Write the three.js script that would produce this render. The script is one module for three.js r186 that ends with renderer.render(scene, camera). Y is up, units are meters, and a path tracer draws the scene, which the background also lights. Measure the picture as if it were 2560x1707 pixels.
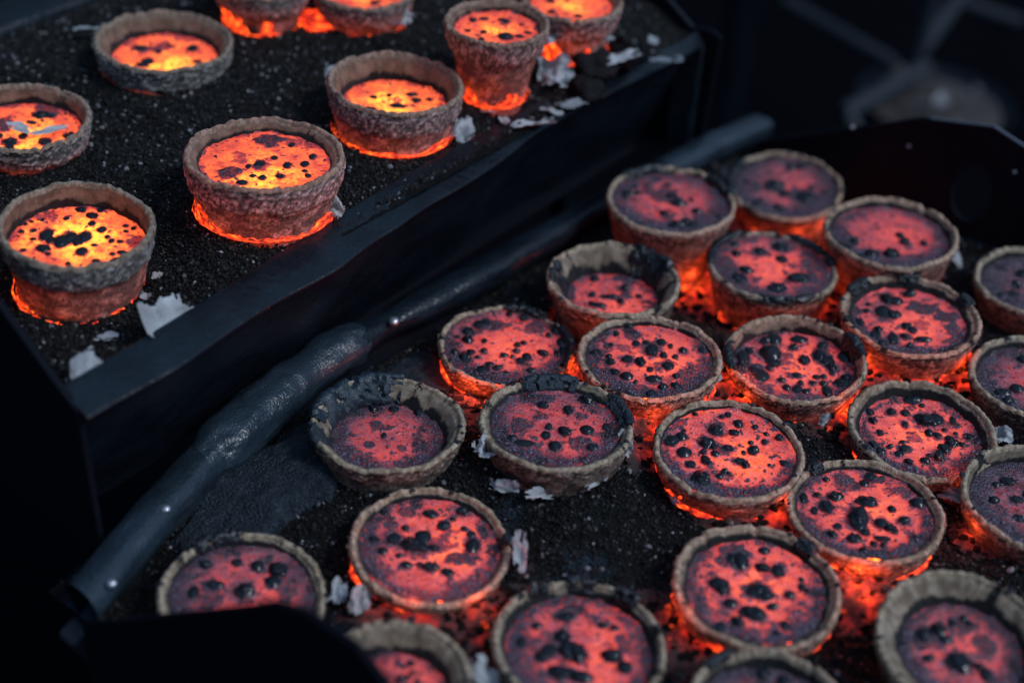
import * as THREE from 'three';
import { ImprovedNoise } from 'three/addons/math/ImprovedNoise.js';
import { RoundedBoxGeometry } from 'three/addons/geometries/RoundedBoxGeometry.js';
import { mergeGeometries, mergeVertices } from 'three/addons/utils/BufferGeometryUtils.js';
import { RectAreaLightUniformsLib } from 'three/addons/lights/RectAreaLightUniformsLib.js';

const SKY = 0.52;
const SUN = 1.5;
const POOLLIGHT = 0.1;
const EMBERLIGHT = 0.005;
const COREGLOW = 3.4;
// ---------------------------------------------------------------- camera
const scene = new THREE.Scene();
const camera = new THREE.PerspectiveCamera(27.0, 1024 / 682, 0.02, 60);
camera.position.set(0, 0.66, 0);
camera.up.set(-0.069756, 0.790015, -0.609106);
camera.lookAt(0, 0.66 - 0.610593, -0.791944);
camera.focus = 0.955;
camera.userData.fStop = 2.3;

// ---------------------------------------------------------------- light: overcast dusk, brighter on the right
const renderer = new THREE.WebGLRenderer({ antialias: true });
renderer.setSize(1024, 682);
renderer.toneMapping = THREE.LinearToneMapping;
renderer.toneMappingExposure = 1.0;
renderer.shadowMap.enabled = true;
{
  const W = 128, H = 64, d = new Float32Array(W * H * 4);
  for (let j = 0; j < H; j++) for (let i = 0; i < W; i++) {
    const el = ((j + 0.5) / H - 0.5) * Math.PI, az = ((i + 0.5) / W - 0.5) * 2 * Math.PI;
    const x = Math.cos(el) * Math.cos(az), z = Math.cos(el) * Math.sin(az);
    const side = 0.5 + 0.5 * (x * 0.93 + z * 0.36);                 // the afterglow side of the dusk sky
    const up = Math.sin(Math.max(el, 0)), k = SKY * (0.25 + 1.5 * side * side) * (0.16 + 1.25 * Math.pow(up, 1.3));
    const o = (j * W + i) * 4;
    d[o] = k * 0.58; d[o + 1] = k * 0.90; d[o + 2] = k * 1.42; d[o + 3] = 1;
  }
  const t = new THREE.DataTexture(d, W, H, THREE.RGBAFormat, THREE.FloatType);
  t.mapping = THREE.EquirectangularReflectionMapping; t.magFilter = THREE.LinearFilter; t.needsUpdate = true;
  scene.background = t; scene.environment = t;
}
const sun = new THREE.DirectionalLight(new THREE.Color(0.93, 0.97, 1.0), SUN);
sun.position.set(2.6, 3.1, 0.2); sun.target.position.set(0.05, 0, -0.8);
sun.castShadow = true; sun.shadow.radius = 34;
Object.assign(sun.shadow.camera, { left: -1, right: 1, top: 1, bottom: -1, near: 0.5, far: 8 });
scene.add(sun, sun.target);
RectAreaLightUniformsLib.init();

// ---------------------------------------------------------------- helpers
let seed = 77123;
const rnd = () => { seed |= 0; seed = (seed + 0x6d2b79f5) | 0; let t = Math.imul(seed ^ (seed >>> 15), 1 | seed); t = (t + Math.imul(t ^ (t >>> 7), 61 | t)) ^ t; return ((t ^ (t >>> 14)) >>> 0) / 4294967296; };
const rr = (a, b) => a + (b - a) * rnd();
const P = new ImprovedNoise();
const noise = (x, y, z) => P.noise(x + 91.3, y + 37.7, z + 53.1);      // about -0.7 .. 0.7
const fbm = (x, y, z, n = 4) => { let a = 0, k = 1; for (let i = 0; i < n; i++) { a += k * noise(x, y, z); x *= 2.03; y *= 2.03; z *= 2.03; k *= 0.5; } return a; };
const ridge = (x, y, z) => 1 - Math.abs(noise(x, y, z)) * 2.4;
const ss = (a, b, x) => { const t = Math.min(1, Math.max(0, (x - a) / (b - a))); return t * t * (3 - 2 * t); };
const lerp = (a, b, t) => a + (b - a) * t;
const clamp = (x, a = 0, b = 1) => Math.min(b, Math.max(a, x));
const mix3 = (a, b, t) => [lerp(a[0], b[0], t), lerp(a[1], b[1], t), lerp(a[2], b[2], t)];
const used = {};
const numbered = (n) => { const k = used[n] = (used[n] ?? -1) + 1; return k ? `${n}_${String(k).padStart(3, '0')}` : n; };
function tag(o, label, category, group, kind) {
  if (label) o.userData.label = label; if (category) o.userData.category = category;
  if (group) o.userData.group = group; if (kind) o.userData.kind = kind; return o;
}
function mesh(name, g, m, parent = scene) {
  const o = new THREE.Mesh(g, m); o.name = parent === scene ? numbered(name) : name; o.castShadow = o.receiveShadow = true; parent.add(o); return o;
}
function group(name, pos) { const o = new THREE.Group(); o.name = numbered(name); if (pos) o.position.set(...pos); scene.add(o); return o; }
// a grid of (nu+1) x (nv+1) points; f(u, v) -> [x, y, z, r, g, b, uvx, uvy]; keep(i, j) may drop cells
function grid(nu, nv, f, { closeU = false, keep = null, flip = false } = {}) {
  const pos = [], col = [], uv = [], idx = [];
  let hasC = false;
  for (let j = 0; j <= nv; j++) for (let i = 0; i <= nu; i++) {
    const q = f(i / nu, j / nv, i, j); pos.push(q[0], q[1], q[2]);
    if (q.length > 3) { hasC = true; col.push(q[3], q[4], q[5]); }
    uv.push(q.length > 6 ? q[6] : i / nu, q.length > 6 ? q[7] : j / nv);
  }
  for (let j = 0; j < nv; j++) for (let i = 0; i < nu; i++) {
    if (keep && !keep(i, j)) continue;
    const a = j * (nu + 1) + i, b = a + 1, c = a + nu + 1, d = c + 1;
    if (flip) idx.push(a, c, b, b, c, d); else idx.push(a, b, c, b, d, c);
  }
  const g = new THREE.BufferGeometry();
  g.setAttribute('position', new THREE.Float32BufferAttribute(pos, 3));
  if (hasC) g.setAttribute('color', new THREE.Float32BufferAttribute(col, 3));
  g.setAttribute('uv', new THREE.Float32BufferAttribute(uv, 2));
  g.setIndex(idx); g.computeVertexNormals();
  if (closeU) {                                       // weld the normals along the seam
    const n = g.attributes.normal;
    for (let j = 0; j <= nv; j++) {
      const a = j * (nu + 1), b = a + nu, v = new THREE.Vector3(n.getX(a) + n.getX(b), n.getY(a) + n.getY(b), n.getZ(a) + n.getZ(b)).normalize();
      n.setXYZ(a, v.x, v.y, v.z); n.setXYZ(b, v.x, v.y, v.z);
    }
  }
  return g;
}
function tex(w, h, fn, srgb = false, repeat = true) {
  const d = new Uint8Array(w * h * 4), enc = (x) => 255 * clamp(srgb ? (x <= 0.0031308 ? x * 12.92 : 1.055 * Math.pow(x, 1 / 2.4) - 0.055) : x);
  for (let j = 0; j < h; j++) for (let i = 0; i < w; i++) { const c = fn(i, j); const o = (j * w + i) * 4; d[o] = enc(c[0]); d[o + 1] = enc(c[1]); d[o + 2] = enc(c[2]); d[o + 3] = 255; }
  const t = new THREE.DataTexture(d, w, h, THREE.RGBAFormat); t.magFilter = THREE.LinearFilter; t.minFilter = THREE.LinearFilter;
  if (repeat) t.wrapS = t.wrapT = THREE.RepeatWrapping;
  if (srgb) t.colorSpace = THREE.SRGBColorSpace; t.needsUpdate = true; return t;
}
// grain that tiles: blends the noise with itself shifted by one period
const tiled = (i, j, n, f) => { const x = i / n, y = j / n, wx = ss(0.7, 1, x), wy = ss(0.7, 1, y); return lerp(lerp(f(x, y), f(x - 1, y), wx), lerp(f(x, y - 1), f(x - 1, y - 1), wx), wy); };
const grainTex = tex(256, 256, (i, j) => { const v = tiled(i, j, 256, (x, y) => 0.5 + 0.45 * fbm(x * 22, y * 22, 3, 4) + 0.12 * ridge(x * 40, y * 40, 8)); return [v, v, v]; });
// clay: lower half speckled crust for the outside, upper half a faint grain for rim and inside
const crustTex = tex(512, 1024, (i, j) => {
  const v = tiled(i, 0, 512, (x) => { const y = j / 1024; return j < 480 ? 0.62 + 0.62 * fbm(x * 20, y * 62, 3, 4) + 0.25 * noise(x * 75, y * 190, 8) : 0.86 + 0.16 * fbm(x * 16, y * 40, 5, 4); });
  const k = clamp(v, 0.12, 1); return [k, k * 0.99, k * 0.975];
}, true);
const wearTex = tex(512, 512, (i, j) => { const v = tiled(i, j, 512, (x, y) => { const s = fbm(x * 4, y * 7, 4, 5), f = noise(x * 90, y * 90, 1), d = noise(x * 14, y * 70, 6); return 0.52 + 0.34 * s + 0.10 * f + (d > 0.48 ? 0.25 : 0) + (f > 0.58 && s > 0 ? 0.45 : 0); }); return [v, v, v]; }, true);
const scuffTex = tex(256, 256, (i, j) => { const v = tiled(i, j, 256, (x, y) => 0.55 + 0.35 * fbm(x * 5, y * 9, 1, 5) + 0.2 * noise(x * 60, y * 60, 2)); return [v, v, v]; });

// ---------------------------------------------------------------- places
const UX = 0.596, UZ = -0.803;                                          // along the trays, away from the camera
const VX = 0.803, VZ = 0.596;                                           // across them, to the right
const LA = [-0.253, -0.613], RA = [-0.235, -0.545];                     // near right corner of the upper tray, near left corner of the lower tray
const at = (o, u, v) => [o[0] + u * UX + v * VX, o[1] + u * UZ + v * VZ];
const inTray = (o, x, z) => { const dx = x - o[0], dz = z - o[1]; return [dx * UX + dz * UZ, dx * VX + dz * VZ]; };
const LY = 0.125, LLEN = 0.655, LWID = 0.41, RLEN = 0.752, RWID = 0.47;

// ---------------------------------------------------------------- materials
const M = {};
const phys = (c, rough, spec, o = {}) => new THREE.MeshPhysicalMaterial({ color: new THREE.Color(...c), roughness: rough, specularIntensity: spec, side: THREE.DoubleSide, ...o });
M.steel = phys([0.010, 0.017, 0.029], 0.62, 0.4, { map: wearTex, roughnessMap: scuffTex, bumpMap: scuffTex, bumpScale: 0.0010 });
M.steelLight = phys([0.012, 0.021, 0.032], 0.58, 0.5, { map: wearTex, roughnessMap: scuffTex, bumpMap: scuffTex, bumpScale: 0.0012 });
M.steelDark = phys([0.0042, 0.0056, 0.0105], 0.8, 0.22, { bumpMap: scuffTex, bumpScale: 0.001 });
M.rivet = new THREE.MeshStandardMaterial({ color: new THREE.Color(0.52, 0.56, 0.60), metalness: 0.8, roughness: 0.35 });
M.slag = phys([0.018, 0.031, 0.045], 0.27, 1, { bumpMap: grainTex, bumpScale: 0.0005 });
M.rod = phys([0.016, 0.022, 0.031], 0.65, 0.6);
M.edge = phys([0.13, 0.16, 0.20], 0.5, 1);  // pale tone for the painted glint along the far plate
M.roll = phys([0.030, 0.050, 0.072], 0.5, 0.8, { map: wearTex, roughnessMap: scuffTex, bumpMap: scuffTex, bumpScale: 0.0010 });
M.slagFloor = phys([0.030, 0.050, 0.072], 0.40, 0.9, { map: wearTex, bumpMap: grainTex, bumpScale: 0.0034 });
M.char = phys([0.010, 0.013, 0.018], 0.28, 1, { bumpMap: grainTex, bumpScale: 0.00015 });
M.bubble = phys([0.010, 0.013, 0.019], 0.17, 0.6, { side: THREE.FrontSide });
M.froth = phys([0.10, 0.075, 0.115], 0.16, 1, { side: THREE.FrontSide });
// translucent clay, so the added glow core inside tints the lower wall
M.clay = new THREE.MeshPhysicalMaterial({ color: 0xffffff, vertexColors: true, roughness: 1, specularIntensity: 0.4, transmission: 0.27, thickness: 0, bumpScale: 0.0011, side: THREE.DoubleSide });
M.sand = phys([1, 1, 1], 0.9, 0.35, { vertexColors: true, bumpMap: grainTex, bumpScale: 0.0022 });
M.grain = phys([1, 1, 1], 0.6, 0.6, { side: THREE.FrontSide });
M.ash = new THREE.MeshStandardMaterial({ color: 0xffffff, vertexColors: true, roughness: 0.95, side: THREE.DoubleSide, bumpMap: grainTex, bumpScale: 0.0006 });
M.coal = phys([0.008, 0.008, 0.010], 0.75, 0.4, { bumpMap: grainTex, bumpScale: 0.002 });
M.ground = phys([0.002, 0.0022, 0.004], 1, 0.05, { bumpMap: grainTex, bumpScale: 0.01 });

// ---------------------------------------------------------------- ground
{
  const g = grid(60, 60, (u, v) => { const x = lerp(-14, 14, u), z = lerp(6, -22, v); return [x, -0.62 + 0.01 * fbm(x * 1.3, z * 1.3, 2), z, ]; }, {});
  const uv = g.attributes.uv; for (let i = 0; i < uv.count; i++) uv.setXY(i, uv.getX(i) * 60, uv.getY(i) * 60);
  tag(mesh('ground', g, M.ground), 'bare dark ground under and behind the trays', null, null, 'structure');
}

// the cups: rim centre c, axis n, rim radius R, depth of the melt D, taper t, bubbles b [right, away, half sizes], film patches f
const CUPS = [
  { k: 'L1', c: [-0.2773, 0.161, -0.7376], n: [0.076, 0.997, 0.025], R: 0.0474, D: 0.0165, t: 0.13, q: 0.89, s: 0.112,
    b: [[-0.51,0.15,0.09,0.15],[-0.41,0.02,0.06,0.1],[-0.26,0.04,0.11,0.17],[-0.17,0.15,0.1,0.15],[0.03,0.22,0.1,0.14],[-0.03,0.09,0.08,0.11],[-0.45,-0.19,0.1,0.09],[0.1,-0.15,0.09,0.1],[-0.2,0.9,0.08,0.07],[0.09,0.97,0.06,0.08],[-0.0,0.78,0.08,0.08],[0.05,0.57,0.05,0.08],[0.23,0.46,0.06,0.08],[-0.35,0.62,0.04,0.05],[0.44,0.21,0.04,0.06],[0.57,0.22,0.04,0.04],[0.36,0.29,0.04,0.05],[0.55,0.63,0.04,0.04],[0.68,0.59,0.03,0.05],[0.59,0.49,0.03,0.04],[0.67,-0.05,0.07,0.06],[0.54,-0.11,0.04,0.04],[0.49,-0.41,0.1,0.08],[0.66,-0.27,0.11,0.09],[0.36,-0.33,0.05,0.05],[-0.01,-0.48,0.04,0.04],[-0.35,-0.31,0.04,0.04],[-0.72,-0.29,0.04,0.04],[-0.66,0.0,0.04,0.04],[-0.88,0.14,0.04,0.05],[-0.72,0.21,0.04,0.05],[-0.89,0.34,0.04,0.04],[-0.97,0.3,0.04,0.04],[-0.91,0.44,0.03,0.03],[-0.67,0.5,0.03,0.04],[-0.82,0.42,0.04,0.03],[0.23,0.05,0.04,0.04]],
    f: [[-0.64,0.58,0.16,0.15,0.5],[0.77,0.22,0.12,0.17,0.5]] },
  { k: 'L2', c: [-0.174, 0.171, -0.8219], n: [0.019, 0.999, -0.049], R: 0.0532, D: 0.0075, t: 0.13, q: 0.815, s: 0.1305,
    b: [[0.35,-0.0,0.06,0.1],[0.6,0.09,0.06,0.09],[0.11,0.2,0.05,0.07],[-0.08,-0.05,0.08,0.12],[-0.22,-0.14,0.04,0.07],[0.05,-0.46,0.06,0.07],[0.3,-0.36,0.06,0.07],[-0.22,-0.66,0.08,0.08],[0.71,-0.27,0.04,0.06],[0.64,-0.14,0.04,0.05],[0.3,0.67,0.05,0.07],[-0.1,-0.43,0.05,0.05],[0.68,0.35,0.05,0.08]],
    f: [[-0.06,0.73,0.25,0.19,0.8],[-0.46,-0.41,0.17,0.21,0.8],[-0.39,0.08,0.13,0.18,0.35],[-0.04,-0.04,0.15,0.21,0.5],[0.34,0.71,0.17,0.19,0.35]] },
  { k: 'L3', c: [-0.099, 0.1675, -0.9412], n: [0.035, 0.999, -0.01], R: 0.0505, D: 0.018, t: 0.13, q: 0.77, s: 0.1305,
    b: [[0.06,-0.03,0.14,0.09],[0.38,0.22,0.05,0.08],[-0.14,0.35,0.05,0.07],[0.64,0.34,0.06,0.07],[-0.42,0.22,0.07,0.07]],
    f: [] },
  { k: 'L4', c: [-0.2874, 0.155, -1.009], n: [0.039, 0.999, 0.009], R: 0.0524, D: 0.0155, t: 0.16, q: 0.76, s: 0.133,
    b: [[-0.55,0.27,0.16,0.1],[0.43,0.5,0.11,0.14],[-0.28,-0.2,0.11,0.13],[-0.35,-0.37,0.11,0.1],[-0.18,0.23,0.06,0.09],[-0.01,0.5,0.07,0.08],[0.63,-0.02,0.08,0.07]],
    f: [[-0.54,0.28,0.31,0.19,0.6],[-0.12,0.47,0.17,0.19,0.5]] },
  { k: 'L5', c: [-0.3614, 0.147, -0.8904], n: [0.055, 0.998, 0.009], R: 0.0477, D: 0.0135, t: 0.15, q: 0.84, s: 0.122,
    b: [[-0.14,-0.36,0.12,0.13],[0.01,-0.12,0.07,0.11],[0.43,-0.23,0.1,0.13],[-0.09,-0.56,0.07,0.09]],
    f: [[0.17,0.89,0.29,0.27,0.7],[-0.42,0.15,0.15,0.26,0.7]] },
  { k: 'L6', c: [-0.0279, 0.198, -0.9916], n: [-0.002, 1.0, 0.0], R: 0.04, D: 0.0065, t: 0.23, q: 0.79, s: 0.1385,
    b: [[-0.59,0.43,0.08,0.12],[0.22,-0.33,0.17,0.19],[0.18,0.47,0.09,0.13],[0.97,0.19,0.08,0.14],[-0.31,-0.17,0.07,0.1]],
    f: [[0.18,0.39,0.14,0.24,0.5]] },
  { k: 'L7', c: [0.0287, 0.186, -1.069], n: [-0.001, 1.0, 0.002], R: 0.0416, D: 0.006, t: 0.23, q: 0.8, s: 0.143,
    b: [],
    f: [] },
  { k: 'L8', c: [-0.1411, 0.1735, -1.0906], n: [0.008, 1.0, 0.006], R: 0.0416, D: 0.008, t: 0.23, q: 0.8, s: 0.145,
    b: [],
    f: [] },
  { k: 'L9', c: [-0.2221, 0.18, -1.0808], n: [0.015, 1.0, 0.007], R: 0.0407, D: 0.01, t: 0.23, q: 0.8, s: 0.143,
    b: [],
    f: [] },
  { k: 'R1', c: [0.1187, 0.0643, -0.973], n: [-0.02, 1.0, -0.004], R: 0.0516, D: 0.003, t: 0.23, q: 0.9, s: 0.001,
    b: [[0.24,-0.56,0.07,0.1],[0.81,-0.38,0.06,0.08]],
    f: [[-0.08,0.24,0.28,0.25,0.7],[0.63,-0.49,0.33,0.23,0.8]] },
  { k: 'R2', c: [0.2254, 0.0338, -1.0594], n: [-0.073, 0.994, 0.086], R: 0.049, D: 0.003, t: 0.23, q: 0.9, s: 0.001,
    b: [[0.36,-0.28,0.17,0.19],[-0.22,0.09,0.14,0.15]],
    f: [[-0.22,0.09,0.23,0.24,0.9],[0.36,-0.28,0.25,0.29,0.9],[-0.68,0.09,0.26,0.24,0.7],[-0.82,-0.72,0.36,0.28,0.8]] },
  { k: 'R3', c: [0.2906, 0.0647, -0.9477], n: [-0.054, 0.999, 0.004], R: 0.0516, D: 0.005, t: 0.23, q: 0.86, s: 0.012,
    b: [[-0.41,-0.52,0.12,0.13],[-0.08,-0.51,0.13,0.15],[0.19,0.08,0.07,0.09],[0.24,-0.13,0.09,0.1],[-0.65,-0.17,0.08,0.1],[-0.66,-0.65,0.13,0.11],[-0.9,-0.38,0.15,0.19],[0.56,-0.16,0.06,0.09]],
    f: [[-0.88,-0.06,0.28,0.38,0.8],[-0.64,-0.69,0.3,0.14,0.8]] },
  { k: 'R4', c: [0.0727, 0.0504, -0.8776], n: [-0.034, 0.999, -0.02], R: 0.0504, D: 0.019, t: 0.23, q: 0.7, s: 0.01,
    b: [[0.19,-0.04,0.07,0.11],[-0.42,0.15,0.09,0.08],[0.58,0.17,0.07,0.08],[-0.03,0.12,0.19,0.07],[-0.42,-0.18,0.07,0.09],[-0.27,-0.23,0.14,0.09],[0.28,0.45,0.09,0.11],[-0.37,0.77,0.09,0.11]],
    f: [[0.43,0.8,0.42,0.16,0.8],[-0.87,0.21,0.12,0.37,0.8],[0.29,0.2,0.14,0.18,0.7]] },
  { k: 'R5', c: [0.1973, 0.0455, -0.9165], n: [-0.003, 1.0, -0.029], R: 0.05, D: 0.001, t: 0.23, q: 0.95, s: 0.005,
    b: [[-0.15,0.48,0.1,0.1],[0.19,0.28,0.09,0.11],[-0.55,0.36,0.07,0.1],[-0.56,0.63,0.07,0.07],[-0.0,-0.6,0.14,0.13],[1.0,0.33,0.12,0.16],[-0.59,-0.37,0.12,0.13],[-0.43,-0.13,0.12,0.09],[0.41,-0.29,0.22,0.11],[0.21,0.66,0.13,0.14]],
    f: [[0.67,0.22,0.2,0.42,0.8],[-0.73,-0.08,0.22,0.36,0.8],[-0.31,0.88,0.2,0.19,0.6],[0.51,-0.23,0.29,0.18,0.8]] },
  { k: 'R6', c: [0.2905, 0.0552, -0.8512], n: [-0.056, 0.998, 0.006], R: 0.0508, D: 0.0055, t: 0.23, q: 0.806, s: 0.026,
    b: [[-0.28,0.66,0.1,0.16],[-0.14,0.6,0.13,0.12],[0.15,0.83,0.1,0.1],[-0.42,0.26,0.13,0.18],[-0.26,0.18,0.13,0.12],[-0.59,-0.28,0.07,0.09],[-0.37,-0.54,0.1,0.16],[-0.07,-0.16,0.1,0.1],[0.01,-0.26,0.08,0.09],[-0.14,-0.45,0.08,0.07],[0.15,-0.54,0.14,0.07],[-0.72,0.27,0.05,0.07],[-0.64,0.47,0.05,0.05],[-0.69,-0.45,0.1,0.13],[-0.89,-0.08,0.08,0.12],[-0.11,-0.74,0.07,0.07],[-0.6,-0.68,0.08,0.09]],
    f: [[0.35,0.4,0.3,0.23,0.8],[0.66,0.15,0.23,0.2,0.8],[0.72,-0.23,0.14,0.22,0.7],[0.19,-0.1,0.17,0.2,0.45]] },
  { k: 'R7', c: [0.4035, 0.048, -0.9169], n: [-0.042, 0.999, 0.009], R: 0.0483, D: 0.006, t: 0.23, q: 0.86, s: 0.02,
    b: [],
    f: [] },
  { k: 'R8', c: [-0.004, 0.0316, -0.8111], n: [0.007, 1.0, -0.023], R: 0.0489, D: 0.0012, t: 0.23, q: 0.92, s: 0.012,
    b: [[-0.65,0.36,0.08,0.1],[-0.62,0.12,0.09,0.09],[-0.47,0.55,0.09,0.1],[-0.64,-0.35,0.1,0.12],[-0.81,-0.25,0.07,0.08],[-0.55,-0.2,0.06,0.06],[-0.35,-0.14,0.05,0.06],[-0.36,0.12,0.04,0.06],[-0.02,-0.22,0.06,0.05],[0.16,-0.08,0.05,0.05],[0.28,0.15,0.05,0.05],[0.18,0.08,0.06,0.05],[0.25,-0.33,0.07,0.07],[0.34,-0.22,0.07,0.1],[0.59,-0.08,0.08,0.07],[-0.24,-0.49,0.06,0.06],[-0.12,-0.57,0.07,0.06],[-0.34,-0.64,0.1,0.1],[0.41,-0.56,0.06,0.06],[0.84,-0.07,0.06,0.08],[0.67,0.4,0.05,0.06],[0.8,0.54,0.08,0.09],[0.91,0.23,0.09,0.14],[0.93,0.02,0.07,0.1],[-0.43,-0.32,0.05,0.03],[-0.8,0.17,0.05,0.04],[0.11,-0.24,0.03,0.04],[0.01,-0.68,0.05,0.04],[0.01,0.9,0.05,0.06],[0.25,0.83,0.07,0.08],[-0.36,0.65,0.07,0.08]],
    f: [[0.3,1.02,0.24,0.17,0.7],[0.45,0.59,0.17,0.2,0.7],[-0.26,0.58,0.31,0.14,0.7]] },
  { k: 'R9', c: [0.0965, 0.0515, -0.784], n: [-0.052, 0.998, -0.027], R: 0.0505, D: 0.003, t: 0.23, q: 0.851, s: 0.028,
    b: [[0.06,0.27,0.12,0.14],[0.24,0.15,0.06,0.08],[0.22,0.51,0.07,0.1],[-0.03,0.48,0.05,0.06],[-0.2,0.46,0.06,0.08],[0.36,0.41,0.04,0.06],[0.56,0.31,0.06,0.07],[0.29,-0.13,0.09,0.1],[-0.14,-0.04,0.08,0.12],[-0.35,0.01,0.1,0.09],[-0.62,-0.06,0.07,0.08],[-0.65,0.08,0.05,0.06],[-0.56,-0.34,0.07,0.08],[-0.38,-0.44,0.1,0.1],[-0.0,-0.24,0.05,0.05],[0.05,-0.49,0.12,0.08],[0.18,-0.69,0.07,0.08],[0.39,-0.64,0.07,0.07],[0.0,-0.89,0.09,0.08],[-0.87,0.16,0.1,0.09],[-0.52,0.71,0.05,0.07],[-0.32,0.96,0.07,0.07],[-0.67,0.84,0.08,0.06],[-0.24,-0.59,0.04,0.04],[-0.61,0.41,0.03,0.04],[0.42,0.12,0.05,0.05],[0.41,-0.4,0.05,0.05],[0.88,0.32,0.06,0.07]],
    f: [[-0.24,0.68,0.13,0.16,0.6],[-0.38,0.3,0.13,0.12,0.4],[0.62,-0.38,0.18,0.28,0.6],[0.21,0.45,0.14,0.14,0.4]] },
  { k: 'R10', c: [0.202, 0.0467, -0.8009], n: [-0.051, 0.999, 0.014], R: 0.0501, D: 0.0095, t: 0.23, q: 0.855, s: 0.024,
    b: [[-0.35,0.39,0.17,0.21],[-0.33,0.13,0.11,0.11],[-0.26,0.76,0.12,0.14],[-0.42,0.71,0.08,0.09],[0.17,0.78,0.13,0.1],[0.18,0.23,0.09,0.12],[-0.71,0.43,0.07,0.08],[-0.82,0.23,0.12,0.19],[-0.91,-0.05,0.09,0.15],[-0.41,0.0,0.06,0.05],[-0.68,-0.11,0.08,0.13],[-0.58,-0.22,0.13,0.15],[0.54,0.64,0.07,0.08],[0.46,0.35,0.11,0.15],[0.56,0.21,0.11,0.15],[0.63,0.06,0.08,0.11],[0.61,-0.09,0.05,0.07],[0.74,-0.35,0.13,0.1],[0.83,-0.22,0.08,0.1],[0.47,-0.58,0.07,0.12],[-0.18,-0.5,0.06,0.07],[-0.02,-0.53,0.07,0.09],[0.12,-0.59,0.06,0.06],[0.43,-0.37,0.07,0.06],[0.26,-0.37,0.05,0.05],[0.06,-0.38,0.06,0.05],[0.34,-0.21,0.06,0.05],[-0.24,-0.31,0.06,0.05],[0.01,-0.19,0.07,0.06],[0.46,-0.2,0.05,0.05],[0.04,0.56,0.07,0.08],[0.9,0.34,0.12,0.15]],
    f: [[0.0,-0.19,0.15,0.11,0.7],[0.48,0.32,0.19,0.25,0.8],[-0.67,-0.13,0.2,0.24,0.9],[-0.88,0.14,0.13,0.3,0.8]] },
  { k: 'R11', c: [0.3729, 0.048, -0.7955], n: [-0.039, 0.999, 0.002], R: 0.0476, D: 0.006, t: 0.23, q: 0.86, s: 0.024,
    b: [],
    f: [] },
  { k: 'R12', c: [-0.077, 0.0504, -0.6963], n: [0.01, 0.999, -0.051], R: 0.0504, D: 0.014, t: 0.23, q: 0.73, s: 0.034,
    b: [[-0.08,0.12,0.04,0.07],[0.49,0.87,0.1,0.12],[-0.35,0.85,0.09,0.09],[-0.67,0.81,0.13,0.14],[-0.93,0.59,0.11,0.14],[0.02,0.9,0.09,0.09]],
    f: [[0.6,-0.1,0.16,0.21,0.95],[-0.29,-0.17,0.1,0.12,0.7],[-0.61,-0.32,0.16,0.11,0.75],[0.28,-0.19,0.1,0.11,0.5]] },
  { k: 'R13', c: [0.0326, 0.0535, -0.7049], n: [-0.006, 0.997, -0.073], R: 0.0506, D: 0.004, t: 0.23, q: 0.833, s: 0.033,
    b: [[0.19,0.48,0.07,0.11],[-0.11,0.0,0.06,0.07],[-0.15,-0.21,0.07,0.09],[-0.01,-0.47,0.09,0.12],[0.14,-0.08,0.09,0.11],[0.48,-0.01,0.1,0.11],[-0.68,-0.36,0.07,0.08],[-0.5,-0.45,0.16,0.08],[0.55,-0.45,0.09,0.08],[0.49,0.79,0.12,0.1],[0.78,0.1,0.06,0.08],[-0.21,0.57,0.09,0.08]],
    f: [[-0.56,-0.01,0.18,0.23,0.7],[0.39,-0.36,0.23,0.17,0.7],[-0.35,0.71,0.28,0.16,0.8]] },
  { k: 'R14', c: [0.1463, 0.045, -0.7], n: [-0.028, 1.0, -0.003], R: 0.0499, D: 0.003, t: 0.23, q: 0.89, s: 0.024,
    b: [[-0.14,0.51,0.1,0.12],[0.21,0.67,0.07,0.09],[0.13,0.46,0.07,0.07],[-0.67,0.32,0.08,0.09],[-0.83,0.21,0.1,0.11],[-0.65,-0.03,0.1,0.11],[-0.31,0.2,0.11,0.11],[-0.21,0.14,0.06,0.08],[-0.36,-0.01,0.06,0.05],[0.01,0.1,0.08,0.07],[-0.19,-0.03,0.06,0.06],[-0.34,-0.18,0.06,0.09],[-0.29,-0.24,0.04,0.05],[0.37,0.08,0.08,0.09],[0.23,0.02,0.03,0.04],[0.15,-0.17,0.08,0.06],[0.24,-0.24,0.06,0.07],[-0.56,-0.3,0.08,0.07],[-0.43,-0.58,0.13,0.15],[0.07,0.87,0.05,0.06],[-0.43,0.84,0.04,0.04],[-0.03,0.82,0.04,0.04],[0.45,0.61,0.05,0.05],[-1.0,0.4,0.06,0.09],[-0.63,0.44,0.03,0.04],[0.61,0.46,0.04,0.04],[0.8,0.39,0.07,0.06],[0.57,0.29,0.04,0.05],[0.36,0.25,0.04,0.04],[0.81,-0.18,0.06,0.07],[0.59,-0.23,0.03,0.03],[-0.09,-0.41,0.05,0.05],[-0.16,-0.51,0.05,0.05],[-0.02,-0.45,0.04,0.03]],
    f: [[-0.71,0.61,0.14,0.15,0.6],[-0.09,0.04,0.12,0.1,0.5],[-0.1,-0.49,0.19,0.09,0.6]] },
  { k: 'R15', c: [0.2819, 0.0412, -0.739], n: [-0.036, 0.998, 0.046], R: 0.0496, D: 0.0078, t: 0.23, q: 0.82, s: 0.0232,
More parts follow.
